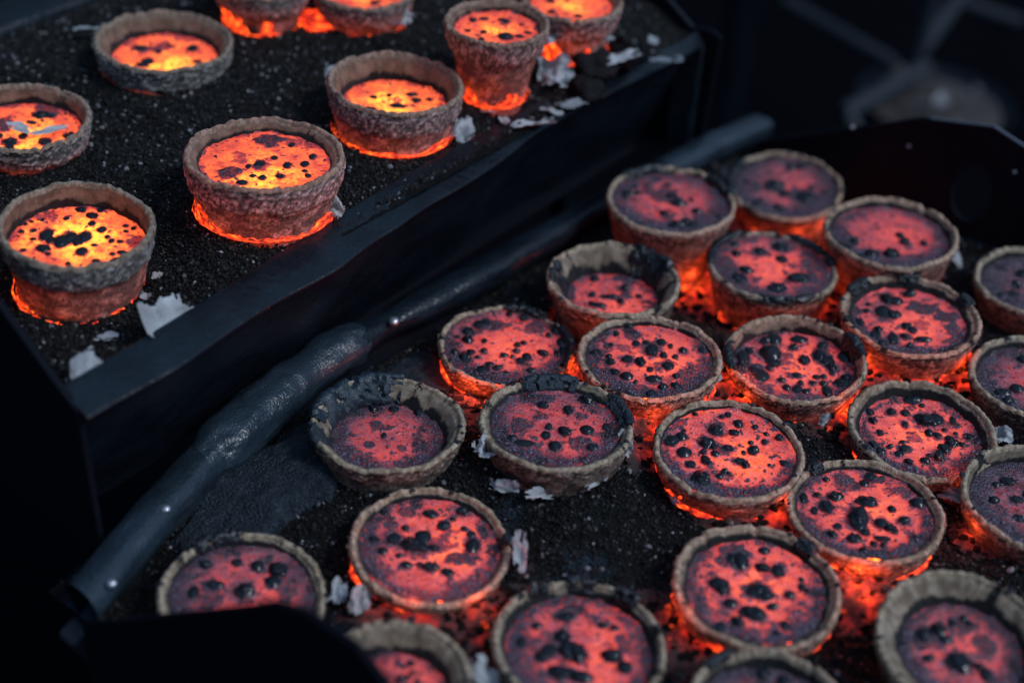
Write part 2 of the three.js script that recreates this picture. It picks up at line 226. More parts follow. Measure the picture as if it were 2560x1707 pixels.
    b: [[0.18,0.42,0.17,0.16],[0.35,0.46,0.11,0.14],[0.01,0.91,0.14,0.1],[-0.39,0.6,0.07,0.08],[-0.16,0.58,0.07,0.08],[-0.73,0.36,0.07,0.08],[-0.2,0.29,0.06,0.07],[-0.66,0.07,0.06,0.07],[0.17,0.11,0.07,0.09],[0.3,0.06,0.06,0.07],[0.44,0.2,0.05,0.04],[0.62,0.45,0.05,0.08],[0.48,-0.01,0.07,0.07],[0.5,-0.11,0.11,0.09],[0.36,-0.25,0.1,0.11],[0.24,-0.44,0.1,0.11],[0.08,-0.43,0.05,0.04],[-0.01,-0.55,0.08,0.07],[-0.29,-0.6,0.06,0.07],[-0.31,-0.14,0.06,0.04],[-0.55,-0.26,0.05,0.05],[-0.42,-0.42,0.07,0.07],[-0.73,-0.39,0.08,0.09],[-0.82,-0.24,0.07,0.08],[-0.31,-0.29,0.08,0.07],[0.67,-0.13,0.06,0.05],[0.61,0.12,0.04,0.04],[0.82,0.06,0.07,0.08],[-0.77,0.56,0.08,0.09],[0.16,0.78,0.05,0.05]],
    f: [[-0.09,0.01,0.13,0.14,0.45],[-0.3,-0.3,0.17,0.11,0.6]] },
  { k: 'R16', c: [0.2304, 0.0399, -0.6573], n: [-0.042, 0.998, -0.038], R: 0.0495, D: 0.003, t: 0.23, q: 0.851, s: 0.0219,
    b: [[-0.13,-0.1,0.14,0.23],[-0.12,-0.26,0.1,0.13],[-0.39,0.36,0.11,0.1],[-0.54,0.12,0.1,0.13],[-0.74,0.01,0.06,0.07],[0.08,0.27,0.16,0.11],[0.22,-0.2,0.09,0.1],[0.33,-0.3,0.09,0.08],[0.39,-0.36,0.05,0.06],[0.56,-0.13,0.08,0.08],[0.43,0.12,0.06,0.07],[-0.25,-0.55,0.1,0.09],[-0.55,-0.49,0.07,0.07],[-0.44,-0.31,0.07,0.06],[0.03,-0.66,0.05,0.06],[0.17,-0.68,0.04,0.05],[0.18,-0.54,0.11,0.05],[-0.14,-0.81,0.06,0.07],[0.22,0.85,0.08,0.09],[0.11,0.69,0.07,0.07],[-0.47,0.74,0.05,0.05],[-0.65,0.38,0.05,0.05],[-0.87,0.28,0.07,0.11],[-0.05,-0.42,0.07,0.06],[0.85,0.28,0.11,0.1]],
    f: [[-0.17,0.66,0.18,0.21,0.7],[-0.77,-0.43,0.13,0.19,0.5],[0.61,0.53,0.25,0.12,0.6]] },
  { k: 'R17', c: [0.3414, 0.048, -0.6713], n: [-0.026, 1.0, 0.014], R: 0.0482, D: 0.009, t: 0.23, q: 0.85, s: 0.024,
    b: [],
    f: [] },
  { k: 'R18', c: [-0.0407, 0.0345, -0.6052], n: [0.053, 0.998, 0.016], R: 0.0491, D: 0.0035, t: 0.23, q: 0.86, s: 0.02,
    b: [[-0.53,0.12,0.11,0.11],[-0.29,0.06,0.13,0.13],[-0.12,0.23,0.11,0.12],[-0.2,0.02,0.19,0.1],[0.05,0.03,0.08,0.06],[0.15,0.49,0.09,0.09],[0.6,0.16,0.09,0.14],[0.56,0.38,0.06,0.06],[-0.05,0.69,0.11,0.07],[0.42,0.82,0.11,0.08],[0.46,0.47,0.05,0.05],[-0.39,0.37,0.05,0.05],[-0.82,0.06,0.07,0.07],[-0.67,-0.13,0.07,0.07],[-0.43,-0.18,0.05,0.04],[-0.31,-0.34,0.07,0.06],[0.02,-0.33,0.12,0.08],[0.29,-0.4,0.09,0.07],[-0.12,-0.31,0.05,0.04],[-0.74,0.62,0.08,0.06],[0.28,0.63,0.04,0.04]],
    f: [[0.46,-0.11,0.27,0.13,0.8],[-0.4,0.67,0.15,0.13,0.6],[-0.75,-0.54,0.25,0.19,0.6]] },
  { k: 'R19', c: [-0.1458, 0.0303, -0.5594], n: [0.078, 0.997, 0.023], R: 0.0488, D: 0.004, t: 0.23, q: 0.86, s: 0.0123,
    b: [[0.08,0.63,0.08,0.1],[0.38,0.6,0.12,0.14],[0.34,0.37,0.1,0.11],[-0.03,0.15,0.13,0.13],[-0.7,0.01,0.07,0.11],[-0.45,0.19,0.12,0.08],[-0.65,0.54,0.1,0.07],[-0.21,0.64,0.08,0.07]],
    f: [[-0.48,0.13,0.18,0.13,0.7],[0.55,0.35,0.18,0.33,0.5]] },
  { k: 'R20', c: [0.1545, 0.0427, -0.5831], n: [-0.018, 1.0, 0.022], R: 0.0497, D: 0.0045, t: 0.23, q: 0.824, s: 0.024,
    b: [[-0.18,0.56,0.11,0.16],[-0.31,0.6,0.08,0.1],[-0.53,0.1,0.13,0.11],[-0.49,-0.01,0.09,0.1],[-0.09,-0.41,0.16,0.12],[0.0,-0.46,0.12,0.11],[0.36,0.41,0.09,0.11],[0.19,0.79,0.08,0.07],[0.14,0.45,0.1,0.09],[-0.39,-0.26,0.09,0.08],[0.2,-0.28,0.08,0.06],[0.35,-0.61,0.06,0.08],[0.47,-0.04,0.07,0.07],[-0.31,-0.59,0.09,0.09],[-0.57,-0.72,0.09,0.09],[0.68,0.12,0.05,0.06],[0.68,0.26,0.04,0.05],[0.23,-0.77,0.06,0.05],[0.74,0.06,0.04,0.05],[0.01,0.0,0.15,0.13],[0.13,-0.07,0.11,0.1]],
    f: [[-0.3,0.63,0.28,0.24,0.7],[0.04,0.01,0.26,0.21,0.7],[0.55,-0.34,0.19,0.22,0.4]] },
  { k: 'R21', c: [0.0501, 0.0379, -0.5341], n: [0.001, 1.0, -0.02], R: 0.0494, D: 0.007, t: 0.23, q: 0.85, s: 0.0199,
    b: [[-0.23,0.26,0.1,0.11],[-0.15,0.03,0.14,0.16],[-0.01,-0.03,0.12,0.16],[-0.4,-0.02,0.12,0.1],[-0.5,-0.13,0.09,0.09],[0.45,-0.03,0.14,0.11],[-0.24,-0.38,0.15,0.1],[0.03,-0.43,0.15,0.1],[-0.19,0.61,0.12,0.07],[-0.58,0.41,0.06,0.05],[0.33,0.5,0.07,0.05],[0.5,0.47,0.05,0.05],[-0.78,0.08,0.06,0.09],[0.62,-0.21,0.1,0.1]],
    f: [[-0.37,0.19,0.22,0.18,0.4],[-0.73,-0.23,0.24,0.33,0.45],[0.3,0.98,0.27,0.17,0.7]] },
  { k: 'R22', c: [0.2643, 0.058, -0.5376], n: [-0.068, 0.994, 0.081], R: 0.0498, D: 0.012, t: 0.23, q: 0.689, s: 0.024,
    b: [[-0.05,-0.16,0.19,0.18],[-0.53,0.34,0.13,0.13],[-0.29,0.47,0.12,0.13],[-0.21,0.27,0.1,0.08],[-0.94,0.17,0.12,0.06],[-0.03,0.6,0.07,0.08],[0.17,0.72,0.06,0.06],[0.24,0.61,0.06,0.06],[-0.55,-0.1,0.1,0.07],[0.25,-0.24,0.08,0.07],[0.35,-0.4,0.11,0.12]],
    f: [[0.11,0.57,0.34,0.22,0.6],[-0.49,0.28,0.31,0.27,0.6],[0.4,0.2,0.19,0.24,0.6]] },
  { k: 'R23', c: [-0.0507, 0.048, -0.4928], n: [0.023, 1.0, -0.018], R: 0.0421, D: 0.0125, t: 0.23, q: 0.68, s: 0.024,
    b: [],
    f: [] },
  { k: 'R24', c: [0.1512, 0.048, -0.4872], n: [-0.036, 0.999, -0.034], R: 0.0452, D: 0.008, t: 0.23, q: 0.85, s: 0.024,
    b: [],
    f: [] },
];
// ---------------------------------------------------------------- steel trays
function box(w, h, d) { return new RoundedBoxGeometry(w, h, d, 2, Math.min(w, h, d) * 0.3); }
// a tray-frame group: its own x runs along u, y up, z across (v)
function trayGroup(name, o, y) {
  const g = group(name, [o[0], y, o[1]]);
  g.rotation.y = Math.atan2(-UZ, UX);
  return g;
}
function plate(shapePts, thick, holes = []) {
  const s = new THREE.Shape(shapePts.map((p) => new THREE.Vector2(p[0], p[1])));
  for (const [x, y, a, b] of holes) { const h = new THREE.Path(); h.absellipse(x, y, a, b, 0, Math.PI * 2, true); s.holes.push(h); }
  const g = new THREE.ExtrudeGeometry(s, { depth: thick, bevelEnabled: true, bevelThickness: 0.0007, bevelSize: 0.0007, bevelSegments: 1, curveSegments: 24 });
  g.rotateY(-Math.PI / 2);                                // shape x -> z (across), extrusion -> -x
  const p = g.attributes.position, uv = [];
  for (let i = 0; i < p.count; i++) uv.push(p.getZ(i) * 6, p.getY(i) * 6);
  g.setAttribute('uv', new THREE.Float32BufferAttribute(uv, 2));
  return g;
}
const rivetGeo = new THREE.SphereGeometry(0.0032, 12, 8);
function rivet(parent, x, y, z, s = 1) { const r = mesh('rivet', rivetGeo, M.rivet, parent); r.position.set(x, y, z); r.scale.set(s, s * 0.8, s); return r; }

// the upper tray on the left
const wave = (u) => 0.0035 * Math.sin(u * 21 + 0.6) + 0.0022 * noise(u * 19, 1, 4) - 0.003 * Math.exp(-(((u - 0.44) / 0.03) ** 2)) + 0.004 * Math.exp(-(((u - 0.205) / 0.03) ** 2));
const innerV = (u) => -0.008 - 0.016 * ss(0, 0.35, u) + 0.02 * ss(0.52, 0.64, u);
const outerV = (u) => 0.018 - 0.013 * ss(0.2, 0.36, u) + wave(u);
{
  const t = trayGroup('steel_tray', LA, LY);
  tag(t, 'dark steel trough of black grit on the left, holding the brightest cups', 'tray');
  // right-hand sheet: flange, folded lip, then the wall leaning in
  const prof = (u, s) => {                                // s 0..1 along the section
    const a = innerV(u), b = outerV(u), dip = -0.004 + 0.0012 * noise(u * 14, 3, 0);
    const pts = [[a - 0.002, -0.012], [a, 0.0015], [a + 0.003, 0.0035], [lerp(a, b, 0.5), 0.0005], [b - 0.0012, dip], [b, dip - 0.0014], [b - 0.001, dip - 0.0032], [b - 0.009, dip - 0.0045], [b - 0.013, dip - 0.014], [b - 0.026, -0.06], [b - 0.05, -0.118]];
    const k = s * (pts.length - 1), i = Math.min(pts.length - 2, Math.floor(k)), f = k - i;
    return [lerp(pts[i][0], pts[i + 1][0], f), lerp(pts[i][1], pts[i + 1][1], f)];
  };
  const flange = grid(150, 12, (u, s) => { const U = u * 0.668, q = prof(U, s * 0.6); return [U, q[1], q[0], U * 6, q[0] * 6].slice(0, 3).concat([1, 1, 1, U * 5, (q[0] + q[1]) * 5]); }, { flip: true });
  mesh('rim_flange', flange, M.steelLight, t);
  mesh('side_wall', grid(60, 8, (u, s) => { const U = u * 0.652, q = prof(U, 0.7 + s * 0.3); return [U, q[1], q[0], 1, 1, 1, U * 5, q[1] * 5]; }, { flip: true }), M.steel, t);
  // left-hand sheet
  mesh('rim_flange', grid(60, 6, (u, s) => { const U = u * 0.668; const pts = [[-LWID + 0.004, -0.012], [-LWID, 0.002], [-LWID - 0.006, 0.006], [-LWID - 0.036, 0.010], [-LWID - 0.038, 0.008], [-LWID - 0.03, -0.03], [-LWID + 0.02, -0.118]]; const q = pts[Math.round(s * 6)]; return [U, q[1] + 0.002 * noise(U * 9, s * 3, 7), q[0] + 0.002 * noise(U * 12, s, 1), 1, 1, 1, U * 5, q[0] * 5]; }), M.steelLight, t);
  // end plates, higher in the middle than at the sides
  const w = LWID;
  mesh('end_plate', plate([[0.012, -0.12], [0.012, -0.004], [-0.004, 0.006], [-0.05, 0.040], [-0.14, 0.095], [-w + 0.14, 0.095], [-w + 0.01, 0.004], [-w, -0.12]], 0.003), M.steelDark, t).position.x = 0.002;
  mesh('end_plate', plate([[0.018, -0.115], [0.022, 0.004], [0.012, 0.008], [-0.008, 0.004], [-0.05, 0.030], [-0.15, 0.10], [-w + 0.14, 0.10], [-w + 0.01, 0.004], [-w, -0.12]], 0.003), M.steelDark, t).position.x = 0.668;
  const strip = mesh('corner_strip', box(0.004, 0.118, 0.026), M.roll, t); strip.position.set(0.658, -0.064, -0.002);
  mesh('tray_floor', box(0.65, 0.004, 0.33), M.steelDark, t).position.set(0.33, -0.118, -0.2);
  for (const [x, z] of [[0.03, -0.03], [0.03, -0.38], [0.62, -0.03], [0.62, -0.38]]) { const l = mesh('leg', box(0.022, 0.50, 0.022), M.steel, t); l.position.set(x, -0.37, z - 0.03); l.rotation.x = z > -0.2 ? -0.12 : 0.12; l.rotation.z = x < 0.3 ? -0.1 : 0.1; }
  { const A = new THREE.Vector3(0.6665, 0.0046, -0.008), B = new THREE.Vector3(0.6665, 0.0306, -0.05), o = mesh('edge_glint', new THREE.CylinderGeometry(0.0013, 0.0013, A.distanceTo(B), 8), M.rod, t); o.position.copy(A).add(B).multiplyScalar(0.5); o.quaternion.setFromUnitVectors(new THREE.Vector3(0, 1, 0), B.clone().sub(A).normalize()); }  // added thin bar in paler steel: a painted glint on the plate edge
  const sc = mesh('torn_lip', grid(16, 5, (u, s) => { const x = -0.012 + u * 0.05, y = -0.006 - s * 0.03 * (0.5 + 0.5 * noise(u * 7, 2, 9) + 0.3 * u); return [x, y, -0.045 - 0.14 * (1 - u) + 0.008 * noise(u * 5, s * 3, 4), 1, 1, 1, u, s]; }), M.steel, t); sc.position.set(-0.014, -0.004, 0.02);
}

// the lower tray on the right, its edge rolled into a pipe
const rollPath = [[0, -0.003], [0.07, -0.026], [0.14, -0.045], [0.2, -0.056], [0.26, -0.062], [0.33, -0.056], [0.41, -0.047], [0.52, -0.041], [0.62, -0.034], [0.70, -0.026], [0.775, -0.014]];
const rollV = (u) => { for (let i = 1; i < rollPath.length; i++) if (u <= rollPath[i][0] || i === rollPath.length - 1) { const [a, b] = [rollPath[i - 1], rollPath[i]]; return lerp(a[1], b[1], (u - a[0]) / (b[0] - a[0])); } };
const ROLLY = 0.026;
const rollR = (u) => 0.0145 + 0.0010 * (1 - ss(0.28, 0.30, u)) - 0.0008 * ss(0.28, 0.30, u) + 0.0012 * noise(u * 11, 5, 2) - 0.003 * Math.exp(-(((u - 0.315) / 0.02) ** 2)) - 0.0035 * ss(0.5, 0.53, u) * (1 - ss(0.6, 0.64, u));
const rTray = trayGroup('steel_tray', RA, 0);
{
  const t = rTray;
  tag(t, 'lower dark steel trough with a rolled pipe edge, crowded with red cups on the right', 'tray');
  const rollSec = (u0, u1, name, m) => mesh(name, grid(70, 26, (a, b) => {
    const U = lerp(u0, u1, a), th = b * Math.PI * 2, r = rollR(U) * (1 + 0.05 * noise(U * 40, Math.cos(th) * 2, Math.sin(th) * 2)), flat = 1 - 0.16 * Math.max(0, Math.sin(th)) ;
    return [U, ROLLY + r * Math.sin(th) * flat, rollV(U) + r * Math.cos(th), 1, 1, 1, U * 6, b * 0.6];
  }, { flip: false }), m, t);
  rollSec(0.0, 0.19, 'rolled_edge', M.roll); rollSec(0.185, 0.535, 'rolled_edge', M.steelLight); rollSec(0.53, 0.64, 'rolled_edge', M.steel); rollSec(0.635, 0.776, 'rolled_edge', M.roll);
  mesh('rolled_edge_end', grid(24, 3, (a, s) => { const th = a * Math.PI * 2; return [0.7765, ROLLY + 0.0142 * s * Math.sin(th), rollV(0.776) + 0.0142 * s * Math.cos(th), 1, 1, 1, s, a]; }), M.steel, t);
  mesh('side_wall', grid(70, 4, (a, s) => { const U = a * 0.75; return [U, lerp(0.03, -0.11, s), rollV(U) - 0.012 + 0.055 * s, 1, 1, 1, U * 5, s]; }, { flip: true }), M.steelDark, t);
  mesh('side_wall', grid(40, 4, (a, s) => { const U = a * 0.75; return [U, lerp(0.05, -0.11, s), RWID + 0.02 - 0.07 * s, 1, 1, 1, U * 5, s]; }), M.steelDark, t);
  mesh('tray_floor', box(0.75, 0.004, 0.44), M.steelDark, t).position.set(0.375, -0.1, 0.21);
  mesh('end_plate', plate([[0.0, -0.1], [0.0, 0.012], [0.152, 0.142], [0.168, 0.157], [0.190, 0.167], [0.222, 0.169], [0.236, 0.160], [0.30, 0.125], [0.46, 0.02], [0.44, -0.1]], 0.003), M.steelDark, t).position.x = 0.0;
  const far = mesh('end_plate', plate([[-0.02, -0.1], [0.0, 0.024], [0.142, 0.103], [0.202, 0.118], [0.242, 0.108], [0.34, 0.05], [0.45, 0.012], [0.45, -0.1]], 0.003, [[0.2, 0.055, 0.017, 0.026]]), M.steelDark, t); far.position.x = 0.755;
  const edge = (x, pts) => { for (let i = 1; i < pts.length; i++) { const A = new THREE.Vector3(x, pts[i - 1][1], pts[i - 1][0]), B = new THREE.Vector3(x, pts[i][1], pts[i][0]), o = mesh('edge_glint', new THREE.CylinderGeometry(0.0011, 0.0011, A.distanceTo(B), 8), M.edge, t); o.position.copy(A).add(B).multiplyScalar(0.5); o.quaternion.setFromUnitVectors(new THREE.Vector3(0, 1, 0), B.clone().sub(A).normalize()); } };  // added pale bars: light caught along the plate top, painted in
  edge(0.7535, [[0.15, 0.1055], [0.202, 0.1186], [0.242, 0.1086], [0.34, 0.0506]]);
  for (const [v, y] of [[0.085, 0.073], [0.138, 0.076], [0.229, 0.089]]) rivet(t, 0.7505, y, v, 0.55);
  for (const [u, v, y, s] of [[0.016, 0.006, ROLLY + 0.0105, 1], [0.076, -0.018, ROLLY + 0.0108, 1], [0.312, -0.047, ROLLY + 0.0098, 1.25]]) rivet(t, u, y, v, s);
  { const A = new THREE.Vector3(-0.004, 0.000, -0.012), B = new THREE.Vector3(0.20, -0.50, -0.062), leg = mesh('leg', box(0.016, A.distanceTo(B), 0.016), M.rod, t); leg.position.copy(A).add(B).multiplyScalar(0.5); leg.quaternion.setFromUnitVectors(new THREE.Vector3(0, 1, 0), A.clone().sub(B).normalize()); }
}

// ---------------------------------------------------------------- beds of black grit
const cupInfo = CUPS.map((c) => { const T = c.k[0], sand = c.s; const h = (c.c[1] - sand) / c.n[1] + 0.012; return { ...c, T, sand, h, D: Math.min(c.D, h * 0.6), base: [c.c[0] - c.n[0] * h, c.c[1] - c.n[1] * h, c.c[2] - c.n[2] * h] }; });
const baseR = (c) => c.R - c.t * c.h;
function nearCup(T, x, z) { let best = 9; for (const c of cupInfo) if (c.T === T) { const d = Math.hypot(x - c.base[0] - c.n[0] * 0.012, z - c.base[2] - c.n[2] * 0.012) - (c.R - c.t * (c.h - 0.012)); if (d < best) best = d; } return best; }
// the grit is banked up or hollowed round the cups
function level(T, x, z) { let a = 0, w = 0; for (const c of cupInfo) if (c.T === T) { const d = (x - c.base[0]) ** 2 + (z - c.base[2]) ** 2 + 1e-5, k = 1 / (d * d); a += k * c.sand; w += k; } return a / w; }
const hollow = (T, x, z) => 0.03 * ss(0.003, 0.010, -nearCup(T, x, z));          // no grit inside a cup
const heap = (x, z) => 0.014 * Math.exp(-(((x - 0.05) / 0.05) ** 2 + ((z + 1.07) / 0.04) ** 2));
const sandL = (x, z) => {
  const [u, v] = inTray(LA, x, z), lip = LY + 0.0005, k = ss(0.0, 0.05, -v - 0.01) * ss(0, 0.04, u) * ss(0, 0.04, LWID + v);
  return lerp(Math.min(lip, level('L', x, z)), level('L', x, z), k) + 0.003 * fbm(x * 16, z * 16, 2, 3) * k + 0.0012 * noise(x * 120, z * 120, 4) + heap(x, z) - hollow('L', x, z);
};
const sandR = (x, z) => { const [u, v] = inTray(RA, x, z), k = ss(0.005, 0.06, v - rollV(clamp(u, 0, 0.77))); return lerp(0.004, level('R', x, z), k) + 0.004 * fbm(x * 18, z * 18, 9, 3) + 0.0015 * noise(x * 110, z * 110, 6) - hollow('R', x, z); };
function bed(name, o, u0, u1, v0, v1, hf, label) {
  const nu = 150, nv = 110;
  const g = grid(nu, nv, (a, b) => { const [x, z] = at(o, lerp(u0, u1, a), lerp(v0, v1, b)); const k = 0.0022 + 0.003 * clamp(0.5 + fbm(x * 40, z * 40, 5)), w = name === 'grit_bed' && o === RA ? ss(0.25, 0.6, fbm(x * 24, z * 24, 11, 4) + 0.2 * noise(x * 150, z * 150, 2)) : 0; return [x, hf(x, z), z, k + 0.012 * w, k * 1.05 + 0.024 * w, k * 1.25 + 0.036 * w, x * 16, z * 16]; }, { flip: true });
  tag(mesh(name, g, M.sand), label, null, null, 'structure');
}
bed('grit_bed', LA, -0.0, 0.662, -LWID + 0.002, -0.001, sandL, 'bed of black grit filling the upper left tray');
bed('grit_bed', RA, 0.004, 0.75, -0.045, RWID, sandR, 'bed of black grit filling the lower right tray');
{
  // loose grains on both beds, each a small faceted stone
  const proto = new THREE.IcosahedronGeometry(1, 0);
  const scatter = (name, n, o, u0, u1, v0, v1, hf, T, label) => {
    const im = new THREE.InstancedMesh(proto, M.grain, n); const m4 = new THREE.Matrix4(), q = new THREE.Quaternion(), e = new THREE.Euler(), c = new THREE.Color();
    for (let i = 0; i < n; i++) {
      let x, z; for (let k = 0; k < 6; k++) { [x, z] = at(o, rr(u0, u1), rr(v0, v1)); if (nearCup(T, x, z) > -0.004) break; }
      const s = 0.0005 + 0.0009 * Math.pow(rnd(), 1.6); e.set(rr(0, 6.3), rr(0, 6.3), rr(0, 6.3)); q.setFromEuler(e);
      m4.compose(new THREE.Vector3(x, hf(x, z) + s * rr(-0.1, 0.7), z), q, new THREE.Vector3(s * rr(0.8, 1.4), s * rr(0.6, 1), s)); im.setMatrixAt(i, m4);
      const p = rnd(), k = p < 0.90 ? rr(0.001, 0.006) : p < 0.983 ? rr(0.015, 0.07) : rr(0.12, 0.38); const warm = rr(-0.12, 0.1);
      im.setColorAt(i, c.setRGB(k * (1 + warm), k, k * (1.08 - warm)));
    }
    im.name = numbered(name); im.castShadow = im.receiveShadow = true; scene.add(im); tag(im, label, 'grit', null, 'stuff');
  };
  const big = (n, o, u0, u1, v0, v1, hf, T, label) => { const im = new THREE.InstancedMesh(proto, M.grain, n), m4 = new THREE.Matrix4(), q = new THREE.Quaternion(), e = new THREE.Euler(), c = new THREE.Color();
    for (let i = 0; i < n; i++) { let x, z; for (let k = 0; k < 10; k++) { [x, z] = at(o, rr(u0, u1), rr(v0, v1)); const d = nearCup(T, x, z); if (d > 0.001 && (d < 0.008 || fbm(x * 22, z * 22, 8, 2) > 0.1 || rnd() < 0.1)) break; } const s = rr(0.0012, 0.0026); e.set(rr(0, 6.3), rr(0, 6.3), rr(0, 6.3)); q.setFromEuler(e); m4.compose(new THREE.Vector3(x, hf(x, z) + s * 0.3, z), q, new THREE.Vector3(s * rr(0.8, 1.5), s * rr(0.5, 0.9), s)); im.setMatrixAt(i, m4); const k = rnd() < 0.9 ? rr(0.002, 0.010) : rr(0.05, 0.22); im.setColorAt(i, c.setRGB(k, k, k * 1.08)); }
    im.name = numbered('coarse_grit'); im.castShadow = im.receiveShadow = true; scene.add(im); tag(im, label, 'grit', null, 'stuff'); };
  big(2600, LA, 0.004, 0.65, -LWID + 0.008, -0.008, sandL, 'L', 'coarser black crumbs gathered round the cups of the upper tray');
  big(2600, RA, 0.01, 0.745, -0.045, 0.45, sandR, 'R', 'coarser black crumbs gathered round the cups of the lower tray');
  scatter('loose_grit', 105000, LA, 0.002, 0.655, -LWID + 0.006, -0.006, sandL, 'L', 'speckled black grit strewn over the upper left tray');
  scatter('loose_grit', 80000, RA, 0.01, 0.745, -0.045, 0.45, sandR, 'R', 'speckled black grit strewn between the red cups of the lower tray');
}
// ---------------------------------------------------------------- glow colours: what the molten matter gives off, by heat 0..1
const RAMP = [[0, 0, 0, 0], [0.2, 0.012, 0.0012, 0.002], [0.35, 0.12, 0.008, 0.010], [0.5, 0.40, 0.025, 0.020], [0.65, 0.82, 0.075, 0.028], [0.8, 1.30, 0.20, 0.03], [1, 2.7, 0.95, 0.07]];
const ramp = (t) => { t = clamp(t); for (let i = 1; i < RAMP.length; i++) if (t <= RAMP[i][0]) { const a = RAMP[i - 1], b = RAMP[i], f = (t - a[0]) / (b[0] - a[0]); return [lerp(a[1], b[1], f), lerp(a[2], b[2], f), lerp(a[3], b[3], f)]; } return [2.7, 0.95, 0.07]; };
const EMAX = 2.7;
// heat of each pool, how much crust it carries, where the hot spot lies
const LOOK = {
  L1: { hot: 0.96, crust: 0.1, hx: 0.0, hy: 0.15 }, L2: { hot: 0.90, crust: 0.12, hx: 0.1, hy: -0.5 }, L3: { hot: 0.92, crust: 0.1, hx: -0.1, hy: 0 }, L4: { hot: 0.92, crust: 0.12, hx: 0.1, hy: -0.3 }, L5: { hot: 0.92, crust: 0.15, hx: 0.0, hy: -0.2 },
  L6: { hot: 0.82, crust: 0.1 }, L7: { hot: 0.84, crust: 0.12 }, L8: { hot: 0.84, crust: 0.1 }, L9: { hot: 0.75, crust: 0.2 },
  R1: { hot: 0.52, crust: 0.85 }, R2: { hot: 0.48, crust: 0.9, hx: 0.2, hy: -0.1 }, R3: { hot: 0.56, crust: 0.65, hx: 0.2 }, R4: { hot: 0.64, crust: 0.5, hx: 0.2, hy: -0.3 }, R5: { hot: 0.64, crust: 0.75 }, R6: { hot: 0.66, crust: 0.4, hx: 0.1, hy: -0.2 },
  R7: { hot: 0.30, crust: 1.0 }, R8: { hot: 0.66, crust: 0.6, hx: 0.1, hy: 0 }, R9: { hot: 0.72, crust: 0.55, hx: 0.2, hy: 0 }, R10: { hot: 0.68, crust: 0.5, hx: 0.05, hy: 0.1 }, R11: { hot: 0.46, crust: 0.9 }, R12: { hot: 0.58, crust: 0.85, hx: 0.1, hy: -0.75 },
  R13: { hot: 0.58, crust: 0.7, hx: 0.3, hy: -0.5 }, R14: { hot: 0.73, crust: 0.4, hx: 0.25, hy: -0.1 }, R15: { hot: 0.71, crust: 0.5, hx: 0.0, hy: 0.1 }, R16: { hot: 0.72, crust: 0.45, hx: 0.15 }, R17: { hot: 0.40, crust: 0.95 }, R18: { hot: 0.72, crust: 0.5, hx: 0.3, hy: 0 },
  R19: { hot: 0.56, crust: 0.75, hx: 0.2 }, R20: { hot: 0.71, crust: 0.4, hx: 0.1, hy: 0.1 }, R21: { hot: 0.66, crust: 0.6, hx: 0.4, hy: -0.1 }, R22: { hot: 0.56, crust: 0.75 }, R23: { hot: 0.62, crust: 0.5, hx: 0.3 }, R24: { hot: 0.42, crust: 0.9, hx: 0.1 },
};
const CELL = 340, COLS = 6, ASZ = CELL * COLS;
